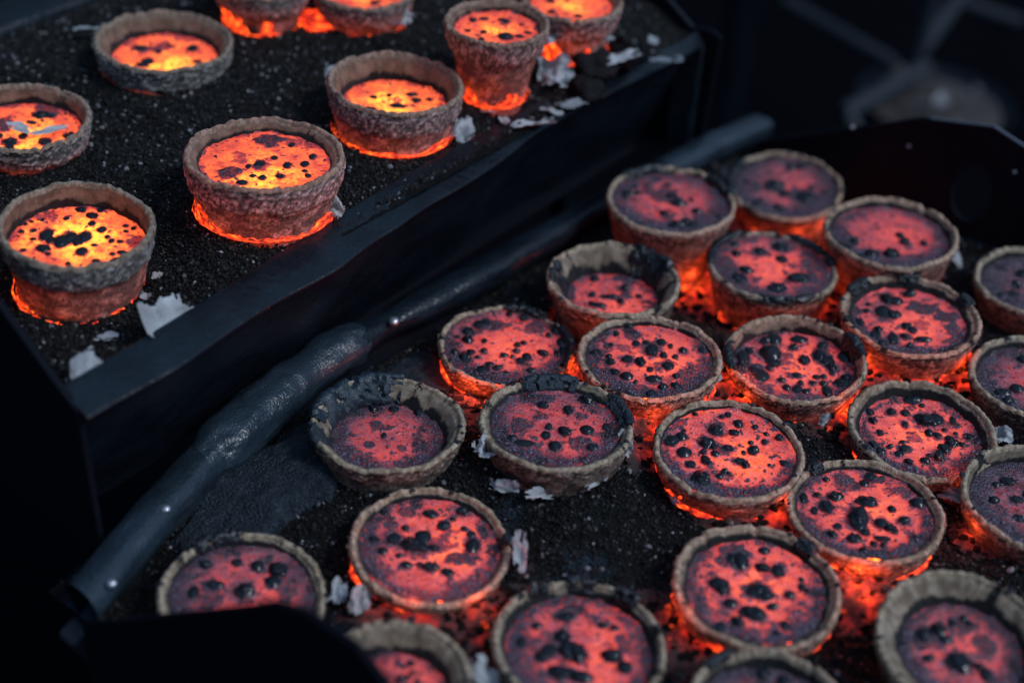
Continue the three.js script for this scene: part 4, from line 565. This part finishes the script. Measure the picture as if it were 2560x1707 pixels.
cupInfo.forEach((c, ci) => {
  const isL = c.T === 'L', t = group('clay_cup', c.base);
  const n = new THREE.Vector3(...c.n), ex = new THREE.Vector3(1, 0, 0).addScaledVector(n, -c.n[0]).normalize(), ez = new THREE.Vector3().crossVectors(ex, n);
  t.quaternion.setFromRotationMatrix(new THREE.Matrix4().makeBasis(ex, n, ez));
  tag(t, LABEL[c.k][0], 'clay cup', isL ? 'clay cups standing apart on the upper tray' : 'clay cups crowded on the lower tray');
  const near = isL ? 1 : heatAt(c.base[0], c.base[2]) + Math.max(...[0, 1, 2, 3, 4, 5].map((k) => heatAt(c.base[0] + 0.045 * Math.cos(k), c.base[2] + 0.045 * Math.sin(k))));
  mesh('cup_wall', cupWall(c, ci), M.clay, t);
  // the pool
  const py = c.h - c.D, Rp = c.Rp + 0.0009, ox = (ci % COLS) * CELL, oy = Math.floor(ci / COLS) * CELL;
  const pool = mesh('molten_pool', grid(84, 26, (a, b) => {
    const th = a * Math.PI * 2, r = Math.pow(b, 0.8), x = r * Math.cos(th), w = r * Math.sin(th);
    const s = poolState({ ...c, bub: [] }, ci, x, w), lift = 0.0011 * (s.crust - 0.9) + 0.0006 * s.relief + 0.0004 * noise(x * 5, w * 5, ci) - (isL ? 0 : 0.0008) + 0.0022 * ss(0.86, 1, r) * Math.max(0, fbm(x * 5, w * 5, ci + 20, 3) + 0.05);
    return [x * Rp, py + lift, -w * Rp, 1, 1, 1, (ox + (x / 1.06 * 0.5 + 0.5) * CELL) / ASZ, (oy + (w / 1.06 * 0.5 + 0.5) * CELL) / ASZ];
  }, { closeU: true }), M.pool, t);
  c.bub.forEach((b, k) => {
    const o = mesh('bubble', domes[(k * 5 + ci) % 9], M.bubble, pool), rx = b[2] * c.Rp, rz = b[3] * c.Rp;
    o.position.set(b[0] * c.Rp, py - 0.0006, -b[1] * c.Rp); o.scale.set(rx * 0.93, Math.min(rx, rz) * (isL ? 0.42 : 0.36 + 0.42 * ((k * 7 + ci) % 5) / 4), rz * 0.93); o.rotation.y = 0;
  });
  // small froth: beads along the crust
  const beads = []; const nb = isL ? 26 : 200 + 160 * LOOK[c.k].crust;
  for (let i = 0; i < nb * 6 && beads.length < nb; i++) {
    const a = rnd() < 0.6 ? rr(3.5, 5.9) : rr(0, 6.283), r = Math.pow(rnd(), 0.3) * 0.97, x = r * Math.cos(a), w = r * Math.sin(a), s = poolState({ ...c, bub: [] }, ci, x, w);
    if (rnd() > 0.05 + s.crust) continue;
    const q = rr(0.0004, 0.0011) * (rnd() < 0.12 ? 1.6 : 1), g = bead.clone(); g.scale(q, q * 0.8, q); g.translate(x * c.Rp, py + 0.0011 * (s.crust - 0.9) - (isL ? 0 : 0.0008), -w * c.Rp); beads.push(g);
  }
  if (beads.length) tag(mesh('froth', mergeGeometries(beads), isL ? M.char : M.froth, pool), null, null, null, 'stuff');
  (DRAPES[c.k] ?? []).forEach((d) => mesh('slag_crust', drape(c, ci, ...d), c.k === 'R12' || c.k === 'R13' ? M.slag : M.char, t));
  // drops of tar on the rim
  const nd = isL ? (c.k === 'L1' ? 1 : 0) : Math.round(2 + 7 * (CHAR[c.k] ?? 0.2));
  for (let k = 0; k < nd; k++) { const a = c.k === 'L1' ? 2.35 : rr(-0.6, 3.8), q = rr(0.0008, 0.0020), o = mesh('tar_drop', domes[(k + ci) % 9], M.char, t), r = c.R - 0.0018 + rr(-0.0014, 0.0012); o.position.set(r * Math.cos(a), c.h + 0.0004, -r * Math.sin(a)); o.scale.set(q * rr(0.8, 1.6), q * 0.7, q); o.rotation.y = rr(0, 6); }
  // the embers it stands in
  const hot = isL || near > 0.35; 
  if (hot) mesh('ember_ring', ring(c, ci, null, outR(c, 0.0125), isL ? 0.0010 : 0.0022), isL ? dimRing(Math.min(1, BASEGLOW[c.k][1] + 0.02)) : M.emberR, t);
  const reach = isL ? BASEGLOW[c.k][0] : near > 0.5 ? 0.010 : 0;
  if (reach > 0.0015) {                                 // added glowing shell that carries the hot glow of the lower wall
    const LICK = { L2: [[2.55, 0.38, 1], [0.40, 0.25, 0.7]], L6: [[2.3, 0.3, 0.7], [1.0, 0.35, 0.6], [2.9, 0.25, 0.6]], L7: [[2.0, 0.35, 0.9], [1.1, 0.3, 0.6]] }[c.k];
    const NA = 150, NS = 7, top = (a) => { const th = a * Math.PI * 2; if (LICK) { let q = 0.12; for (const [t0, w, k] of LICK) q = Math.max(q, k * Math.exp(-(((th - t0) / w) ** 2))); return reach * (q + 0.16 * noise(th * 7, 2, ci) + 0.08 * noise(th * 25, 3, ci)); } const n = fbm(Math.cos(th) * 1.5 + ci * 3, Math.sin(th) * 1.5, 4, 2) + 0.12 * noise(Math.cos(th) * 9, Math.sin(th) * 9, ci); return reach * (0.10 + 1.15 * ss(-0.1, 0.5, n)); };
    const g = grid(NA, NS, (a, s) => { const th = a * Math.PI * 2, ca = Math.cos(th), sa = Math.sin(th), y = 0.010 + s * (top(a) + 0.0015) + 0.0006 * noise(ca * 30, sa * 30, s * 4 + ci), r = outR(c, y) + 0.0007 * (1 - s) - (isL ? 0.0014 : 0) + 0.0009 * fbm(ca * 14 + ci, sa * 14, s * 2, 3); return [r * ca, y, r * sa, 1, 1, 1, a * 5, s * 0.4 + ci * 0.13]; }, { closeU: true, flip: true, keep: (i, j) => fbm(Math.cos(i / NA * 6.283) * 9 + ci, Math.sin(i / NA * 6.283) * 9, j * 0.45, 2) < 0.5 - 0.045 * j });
    mesh('wall_glow_shell', g, isL ? dimRing(BASEGLOW[c.k][1]) : M.emberR, t);
  }
  // added unseen core, kept low so the lower wall glows through the clay
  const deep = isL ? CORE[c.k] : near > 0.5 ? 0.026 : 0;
  if (deep) { const top = 0.012 + Math.min(deep, c.h - c.D - 0.016); mesh('glow_core', grid(60, 12, (a, s) => { const th = a * Math.PI * 2, ca = Math.cos(th), sa = Math.sin(th), y = 0.003 + (top - 0.003) * Math.min(1, s * 1.25) , r = (outR(c, y) - 0.0042 - 0.016 * Math.pow(s, 3) - 0.003 * (0.5 + fbm(ca * 1.6 + ci, sa * 1.6, s * 2, 2))) * (s > 0.8 ? (1 - s) / 0.2 : 1); return [r * ca, y, r * sa, 1, 1, 1, a * 2, s * 0.6]; }, { closeU: true, flip: true }), isL ? M.coreL : M.coreR, t); }
  // its light
  const e = ramp(LOOK[c.k].hot * 0.86), I = Math.max(...e), L = new THREE.RectAreaLight(new THREE.Color(e[0] / I, e[1] / I, e[2] / I), I * POOLLIGHT, c.Rp * 1.3, c.Rp * 1.3);
  const pc = new THREE.Vector3(0, py + 0.003, 0).applyQuaternion(t.quaternion).add(t.position); L.position.copy(pc); L.up.set(0, 0, -1); L.lookAt(pc.clone().add(n)); scene.add(L);
  cupsBuilt.push(t);
});
// the light of the embers
for (const [x, z, r, s] of GLOW.filter((g) => g[3] >= 0.6)) { const p = new THREE.PointLight(new THREE.Color(1, 0.085, 0.02), EMBERLIGHT * s * s, 0, 2); p.position.set(x, sandR(x, z) + 0.012, z); p.shadow.radius = 0.35; p.castShadow = true; scene.add(p); }
// ---------------------------------------------------------------- hardened slag over the pipe and the grit below it
{
  const spill = group('slag_spill'); tag(spill, 'blue-grey hardened slag draped over the rolled pipe and run onto the grit', 'slag');
  // the coat on the pipe: a lumpy sleeve, thickest low down, thin at both ends
  mesh('pipe_coat', grid(130, 40, (a, b) => {
    const u = lerp(0.122, 0.292, a), th = b * Math.PI * 2, c = Math.cos(th), s = Math.sin(th), n = fbm(u * 40, c * 1.6, s * 1.6, 4), n2 = noise(u * 150, c * 6, s * 6);
    const ends = Math.min(ss(0, 0.14, a + 0.06 * n), ss(0, 0.10, 1 - a + 0.06 * n)), swell = 0.0024 + 0.0026 * Math.exp(-(((u - 0.165) / 0.045) ** 2)) - 0.002 * Math.exp(-(((u - 0.235) / 0.012) ** 2));
    const r = rollR(u) - 0.001 + (swell * (1 + 0.5 * n) + 0.0005 * n2 + 0.0012 * Math.max(0, c)) * ends;
    const v = rollV(u) + r * c, [x, z] = at(RA, u, v); return [x, ROLLY + r * s * 0.93, z, 1, 1, 1, u * 26, b * 2.4];
  }, { closeU: false }), M.slag, spill);
  // what ran down and set on the grit
  const NU = 130, NV = 90, u0 = 0.06, u1 = 0.38, v0 = -0.085, v1 = 0.06;
  const f = (u, v) => {
    const pour = Math.hypot((u - 0.135) / 0.062, (v + 0.006) / 0.044) + 0.35 * fbm(u * 26, v * 26, 4, 3), skin = Math.hypot((u - 0.255) / 0.10, (v + 0.012) / 0.038) + 0.45 * fbm(u * 30, v * 30, 9, 3);
    const k = Math.max(1 - ss(0.78, 1.02, pour), 0.5 * (1 - ss(0.72, 1.0, skin))), n = fbm(u * 32, v * 32, 6, 4), [x, z] = at(RA, u, v), down = Math.exp(-Math.max(0, v - rollV(u) - 0.012) / 0.012) * ss(0.09, 0.13, u) * (1 - ss(0.16, 0.2, u));
    return [x, sandR(x, z) + k * (0.005 + 0.003 * n) + 0.016 * down * k - (1 - ss(0, 0.12, k)) * 0.006 + 0.0005 * noise(u * 220, v * 220, 1) + 0.0008 * ridge(u * 90, v * 90, 3) * k, z, k > 0.03];
  };
  const on = []; for (let j = 0; j <= NV; j++) for (let i = 0; i <= NU; i++) on.push(f(lerp(u0, u1, i / NU), lerp(v0, v1, j / NV))[3]);
  mesh('floor_sheet', grid(NU, NV, (a, b) => { const u = lerp(u0, u1, a), v = lerp(v0, v1, b), q = f(u, v); return [q[0], q[1], q[2], 1, 1, 1, u * 30, v * 30]; }, { flip: true, keep: (i, j) => on[j * (NU + 1) + i] && on[j * (NU + 1) + i + 1] && on[(j + 1) * (NU + 1) + i] && on[(j + 1) * (NU + 1) + i + 1] }), M.slagFloor, spill);
}

// ---------------------------------------------------------------- flakes of white ash, each curled its own way
function flake(name, label, group_, x, y, z, len, wid, o = {}) {
  len *= 0.86; wid *= 0.86;
  const s0 = o.s ?? rr(0, 90), N = o.n ?? 14, torn = o.torn ?? 0.5, tone = o.tone ?? [0.48, 0.50, 0.53];
  const inside = (a, b) => Math.hypot(a * 2 - 1, b * 2 - 1) + torn * fbm(a * 3.2 + s0, b * 3.2, s0, 3) < 0.98;
  const g = grid(N, N, (a, b) => {
    const X = (a - 0.5) * len, Z = (b - 0.5) * wid, curl = (o.curl ?? 0.25) * Math.min(len, wid), k = fbm(a * 2 + s0, b * 2, s0, 3);
    const fold = o.fold ? Math.max(0, 0.32 - a) * len * o.fold : 0, c = 0.85 + 0.3 * k;
    return [X, curl * k + fold + curl * 0.5 * Math.abs(b - 0.5) * 2, Z, tone[0] * c, tone[1] * c, tone[2] * c];
  }, { keep: (i, j) => inside((i + 0.5) / N, (j + 0.5) / N) });
  const m = tag(mesh(name, g, M.ash), label, 'ash flake', group_); m.position.set(x, y, z); m.rotation.set(o.rx ?? rr(-0.3, 0.3), o.ry ?? rr(0, 6.28), o.rz ?? rr(-0.3, 0.3), 'YXZ');
  return m;
}
const FL = 'white ash flakes lying about the trays';
const F = (label, x, z, T, len, wid, o = {}) => flake('ash_flake', label, FL, x, (T === 'L' ? sandL(x, z) : sandR(x, z)) + (o.up ?? 0.002), z, len, wid, o);
F('largest white ash flake, folded and leaning on the tray flange', -0.211, -0.690, 'L', 0.040, 0.034, { up: 0.011, torn: 0.5, curl: 0.12, fold: 1.4, ry: 0.6, rx: 0.7, rz: 0.1, n: 22, s: 4 });
F('leaf-shaped white ash flake standing in the near corner of the upper tray', -0.2475, -0.637, 'L', 0.022, 0.033, { up: 0.010, torn: 0.3, curl: 0.1, ry: 0.1, rx: 0.85, rz: 0.05, n: 20, s: 11 });
F('small flat ash shred in front of the brightest cup', -0.249, -0.684, 'L', 0.017, 0.009, { torn: 0.8, s: 21 });
F('tiny ash crumb just below the shred by the brightest cup', -0.256, -0.671, 'L', 0.006, 0.006, { torn: 0.5, s: 27 });
F('square pinkish ash chip high beside the brightest cup', -0.230, -0.738, 'L', 0.010, 0.008, { up: 0.012, torn: 0.3, tone: [0.55, 0.5, 0.5], s: 31 });
F('lower pinkish ash chip beside the brightest cup', -0.234, -0.722, 'L', 0.011, 0.009, { up: 0.006, torn: 0.3, tone: [0.55, 0.5, 0.5], s: 35 });
F('curled white ash flake against the brown cup with deep melt', -0.050, -0.934, 'L', 0.026, 0.022, { up: 0.006, torn: 0.7, curl: 0.5, ry: 0.7, rx: 0.6, n: 20, s: 41 });
F('crumpled white ash by the foot of the grey-crusted cup', -0.128, -0.815, 'L', 0.016, 0.022, { up: 0.010, torn: 0.7, curl: 0.5, rx: 0.4, rz: 0.6, n: 18, s: 46, tone: [0.5, 0.46, 0.46] });
F('largest crumpled ash heap between the tall cup and the coal lumps', 0.020, -1.020, 'L', 0.034, 0.030, { up: 0.014, torn: 0.9, curl: 0.6, rx: 0.9, n: 24, s: 52, ry: 0.2 });
F('upper part of the crumpled ash behind the tall cup', 0.012, -1.036, 'L', 0.026, 0.022, { up: 0.028, torn: 0.8, curl: 0.5, rx: 0.8, n: 20, s: 57, ry: -0.4 });
F('ash flake stuck upright on the outside of the farthest cup', 0.058, -1.052, 'L', 0.014, 0.018, { up: 0.030, torn: 0.6, rx: 1.2, ry: 0.2, s: 61 });
F('wavy ash strip lying on the coal by the far corner', 0.072, -1.048, 'L', 0.040, 0.014, { up: 0.012, torn: 0.8, curl: 0.4, ry: 0.5, n: 20, s: 66 });
F('short ash strip between the tall cup and the flange', 0.018, -0.984, 'L', 0.024, 0.011, { up: 0.003, torn: 0.6, ry: -0.5, n: 16, s: 71 });
F('crooked ash strip on the flange below the tall cup', 0.005, -0.962, 'L', 0.042, 0.013, { up: 0.003, torn: 0.9, curl: 0.4, ry: 0.5, n: 22, s: 76 });
F('rounded ash crumb at the end of the crooked strip', -0.018, -0.962, 'L', 0.014, 0.011, { up: 0.003, torn: 0.5, s: 80 });
F('oval ash crumb in front of the tall cup', -0.030, -0.968, 'L', 0.016, 0.010, { up: 0.003, torn: 0.5, s: 84, ry: -0.5 });
F('grey ash scrap on the flange near the far corner', 0.036, -0.998, 'L', 0.030, 0.012, { up: 0.004, torn: 0.7, ry: 0.5, s: 88, tone: [0.30, 0.32, 0.35] });
F('ash fleck at the far corner of the upper tray', 0.100, -1.098, 'L', 0.013, 0.011, { up: 0.012, torn: 0.4, s: 92, tone: [0.4, 0.43, 0.46] });
F('pale ash smear on the far end of the flange', 0.112, -1.075, 'L', 0.040, 0.010, { up: 0.006, torn: 0.9, ry: 0.55, n: 20, s: 95, tone: [0.22, 0.26, 0.30] });
F('white ash patch at the foot of the cup cut by the top edge', -0.152, -1.003, 'L', 0.020, 0.014, { up: 0.004, torn: 0.6, s: 98, ry: 0.2 });
F('torn ash clinging to the side of the cup at the top edge', -0.098, -1.030, 'L', 0.018, 0.022, { up: 0.034, torn: 0.8, curl: 0.5, rx: 1.0, n: 18, s: 101 });
F('blurred ash crumbs on the back edge of the upper tray', -0.355, -1.040, 'L', 0.030, 0.009, { up: 0.012, torn: 0.9, ry: 0.5, n: 18, s: 104, tone: [0.35, 0.4, 0.44] });
F('small white ash flake on the grit before the twelve-bubble cup', 0.111, -0.667, 'R', 0.010, 0.011, { up: 0.003, torn: 0.5, s: 108, rx: 0.5 });
F('curled ash strip at the foot of the slag-bridge cup', 0.002, -0.660, 'R', 0.026, 0.012, { up: 0.006, torn: 0.6, curl: 0.5, ry: -0.35, rx: 0.5, n: 20, s: 112 });
F('ragged ash flake hanging off the near side of the slag-bridge cup', -0.013, -0.679, 'R', 0.018, 0.020, { up: 0.012, torn: 0.8, curl: 0.6, ry: 0.5, rx: 0.4, n: 18, s: 116 });
F('long pale ash ribbon curving along the slag-bridge cup', 0.028, -0.656, 'R', 0.040, 0.011, { up: 0.005, torn: 0.6, curl: 0.5, ry: 0.4, rx: 0.5, n: 22, s: 119 });
F('third torn ash strip at the front of the slag-bridge cup', 0.059, -0.667, 'R', 0.026, 0.011, { up: 0.006, torn: 0.7, curl: 0.5, ry: 0.7, rx: 0.5, n: 18, s: 210 });
F('ash curl standing at the side of the slag-bridge cup', 0.078, -0.696, 'R', 0.012, 0.022, { up: 0.014, torn: 0.5, curl: 0.5, ry: 0.3, rx: 0.7, n: 16, s: 123 });
F('ash scrap beside the crown-bubble cup', 0.013, -0.600, 'R', 0.010, 0.030, { up: 0.020, torn: 0.7, curl: 0.4, ry: 0.1, rx: 0.8, n: 18, s: 126 });
F('grey ash scrap between the plate-hidden cup and the crown-bubble cup', -0.092, -0.571, 'R', 0.020, 0.013, { up: 0.006, torn: 0.7, curl: 0.5, s: 130, n: 16 });
F('torn pinkish ash by the glowing embers in front', -0.078, -0.562, 'R', 0.022, 0.014, { up: 0.007, torn: 0.6, curl: 0.5, s: 134, n: 16, tone: [0.5, 0.44, 0.45] });
F('white ash sliver rising behind the angular-island cup', 0.352, -0.975, 'R', 0.012, 0.040, { up: 0.022, torn: 0.7, curl: 0.4, rx: 0.8, ry: 0.3, n: 18, s: 138 });
F('pale ash chip wedged below the double-bubble cup', 0.219, -0.753, 'R', 0.008, 0.013, { up: 0.008, torn: 0.4, s: 142, rx: 0.8 });
F('rounded white ash wedge between the red cups', 0.143, -0.783, 'R', 0.012, 0.018, { up: 0.016, torn: 0.3, s: 145, rx: 0.9, ry: 0.3 });
F('smooth white ash lump beside the pale-rimmed edge cup', 0.342, -0.750, 'R', 0.018, 0.016, { up: 0.006, torn: 0.3, curl: 0.4, s: 149, n: 18, rx: 0.5 });
F('lilac-grey ash sheet lying in front of the deep-rimmed cup', 0.294, -0.690, 'R', 0.034, 0.018, { up: 0.005, torn: 0.5, curl: 0.3, s: 153, n: 20, ry: -0.6, rx: 0.3, tone: [0.42, 0.38, 0.42] });
F('ash scrap on the rim edge between the two front-row cups', 0.143, -0.540, 'R', 0.024, 0.012, { up: 0.008, torn: 0.7, curl: 0.4, s: 157, n: 18, ry: 0.5 });
F('blurred white ash beside the cup behind the foreground plate', -0.003, -0.514, 'R', 0.016, 0.024, { up: 0.008, torn: 0.6, curl: 0.4, s: 161, n: 18, rx: 0.5 });
// flakes afloat on the brightest melt at the photo edge
for (const [lab, u, w, len, wid, ry, s] of [['pointed ash flake floating on the melt of the edge cup', -0.12, 0.05, 0.034, 0.013, -0.7, 171], ['long ash flake floating at the far side of the edge cup', 0.42, 0.02, 0.036, 0.010, 0.55, 175]]) {
  const c = cupInfo.find((q) => q.k === 'L5'); flake('ash_flake', lab, FL, c.c[0] + u * c.Rp, c.c[1] - c.D + 0.0016, c.c[2] - w * c.Rp, len, wid, { torn: 0.5, curl: 0.08, rx: 0, rz: 0.05, ry, s, n: 18, tone: [0.62, 0.6, 0.62] });
}
// ---------------------------------------------------------------- lumps of charcoal
function lump(label, x, y, z, r, s0, glowing) {
  const g = new THREE.IcosahedronGeometry(1, 4), p = g.attributes.position;
  for (let i = 0; i < p.count; i++) { const X = p.getX(i), Y = p.getY(i), Z = p.getZ(i), q = 1 + 0.5 * fbm(X * 1.1 + s0, Y * 1.1, Z * 1.1, 2) + 0.22 * Math.abs(noise(X * 4 + s0, Y * 4, Z * 4)) ; p.setXYZ(i, X * q * r * 1.2, Y * q * r * (glowing ? 0.55 : 0.8), Z * q * r); }
  g.computeVertexNormals(); const w = mergeVertices(g.deleteAttribute('normal') && g, 1e-5); w.computeVertexNormals();
  const o = tag(mesh(glowing ? 'burning_coal' : 'charcoal_lump', w, glowing ? M.emberR : M.coal), label, glowing ? 'burning coal' : 'charcoal', glowing ? 'burning coals at the back of the upper tray' : 'charcoal lumps in the trays'); o.position.set(x, y, z); if (glowing) o.rotation.y = s0; else o.rotation.set(s0, s0 * 2, s0); return o;
}
lump('black charcoal lump in front of the burning coals', -0.222, LY + 0.010, -1.062, 0.014, 1, 0);
lump('smaller charcoal piece beside the burning coals', -0.196, LY + 0.010, -1.062, 0.011, 2.2, 0);
lump('big black charcoal lump at the foot of the farthest cup', 0.048, LY + 0.016, -1.045, 0.016, 3.4, 0);
lump('charcoal lump deeper in the far corner of the upper tray', 0.075, LY + 0.014, -1.070, 0.013, 4.1, 0);
lump('low charcoal piece by the short ash strip', 0.046, LY + 0.008, -1.020, 0.011, 5.7, 0);
lump('charcoal bits heaped before the tall narrow cup', -0.046, LY + 0.004, -0.972, 0.010, 6.3, 0);
lump('dark coal in the ember gap beside the half-filled pale cup', 0.181, 0.020, -0.926, 0.013, 7.7, 0);
lump('second dark coal in the ember gap, nearer the slanting cup', 0.188, 0.022, -0.908, 0.011, 8.1, 0);
lump('coal between the front-row cups near the bottom edge', 0.003, 0.026, -0.538, 0.006, 9.2, 0);
lump('coal crumb under the twelve-bubble cup', 0.173, 0.030, -0.669, 0.009, 10.5, 0);
lump('orange burning coal at the back of the upper tray', -0.190, LY + 0.014, -1.090, 0.019, 11.3, 1);
lump('larger orange burning coal near the cup at the top edge', -0.175, LY + 0.020, -1.078, 0.015, 12.9, 1);
lump('deep red burning coal beside the embers at the back', -0.232, LY + 0.012, -1.085, 0.014, 13.4, 1);

// ---------------------------------------------------------------- behind, out of focus: a rod stand and a pan of ash
{
  const rod = (parent, a, b, r) => { const A = new THREE.Vector3(...a), B = new THREE.Vector3(...b), d = B.clone().sub(A), g = new THREE.CylinderGeometry(r, r, d.length(), 14, 1); const o = mesh('rod', g, M.rod, parent); o.position.copy(A.clone().add(B).multiplyScalar(0.5)); o.quaternion.setFromUnitVectors(new THREE.Vector3(0, 1, 0), d.normalize()); return o; };
  const s = group('metal_stand'); tag(s, 'crossed steel rod stand in the dark background, out of focus', 'metal stand');
  rod(s, [0.40, -0.28, -2.16], [0.555, -0.30, -2.0], 0.012); rod(s, [0.735, -0.27, -2.30], [0.585, -0.30, -2.02], 0.013); rod(s, [0.785, -0.29, -2.16], [0.695, -0.28, -2.2], 0.013);
  rod(s, [0.60, -0.3, -2.0], [0.455, -0.31, -1.85], 0.014); rod(s, [0.58, -0.62, -2.0], [0.60, -0.05, -2.05], 0.013); rod(s, [0.46, -0.31, -1.85], [0.55, -0.42, -1.76], 0.012); rod(s, [0.735, -0.27, -2.3], [0.78, 0.05, -2.5], 0.013);
  const pan = group('ash_pan', [0.624, -0.345, -1.986]); tag(pan, 'shallow round pan of grey ash under the rod stand in the background', 'ash pan');
  mesh('pan', new THREE.LatheGeometry([[0.0, -0.03], [0.095, -0.03], [0.118, 0.0], [0.121, 0.0], [0.098, -0.034], [0.0, -0.034]].map((p) => new THREE.Vector2(...p)), 48), M.steel, pan);
  mesh('ash_fill', grid(40, 14, (a, b) => { const th = a * 6.28319, r = b * 0.104, x = r * Math.cos(th), z = r * Math.sin(th), n = fbm(x * 30, z * 30, 1); const k = 0.036 + 0.034 * clamp(n + 0.4); return [x, -0.014 + 0.02 * (1 - b * b) + 0.006 * n, z, k * 1.05, k * 0.95, k * 0.95]; }, { flip: true }), M.sand, pan);
  for (const [lab, x, z, q] of [['biggest pale ash clump in the background pan', -0.005, 0.045, 0.013], ['pale ash clump beside the biggest one in the background pan', -0.032, 0.05, 0.010], ['grey ash clump deeper in the background pan', 0.022, 0.04, 0.009], ['faint ash clump at the far side of the background pan', 0.06, 0.0, 0.008]]) {
    const o = flake('ash_clump', lab, 'pale ash clumps in the background pan', 0.624 + x, -0.325, -1.986 + z, q * 2, q * 2, { torn: 0.6, curl: 0.6, s: x * 900 + 500, tone: q > 0.012 ? [0.40, 0.40, 0.43] : [0.2, 0.2, 0.22] }); o.userData.category = 'ash clump';
  }
  const post = mesh('steel_post', box(0.05, 0.9, 0.05), M.steel); post.position.set(0.345, -0.12, -2.25); tag(post, 'faint dark steel post standing in the background behind the trays', 'post');
}
renderer.render(scene, camera);
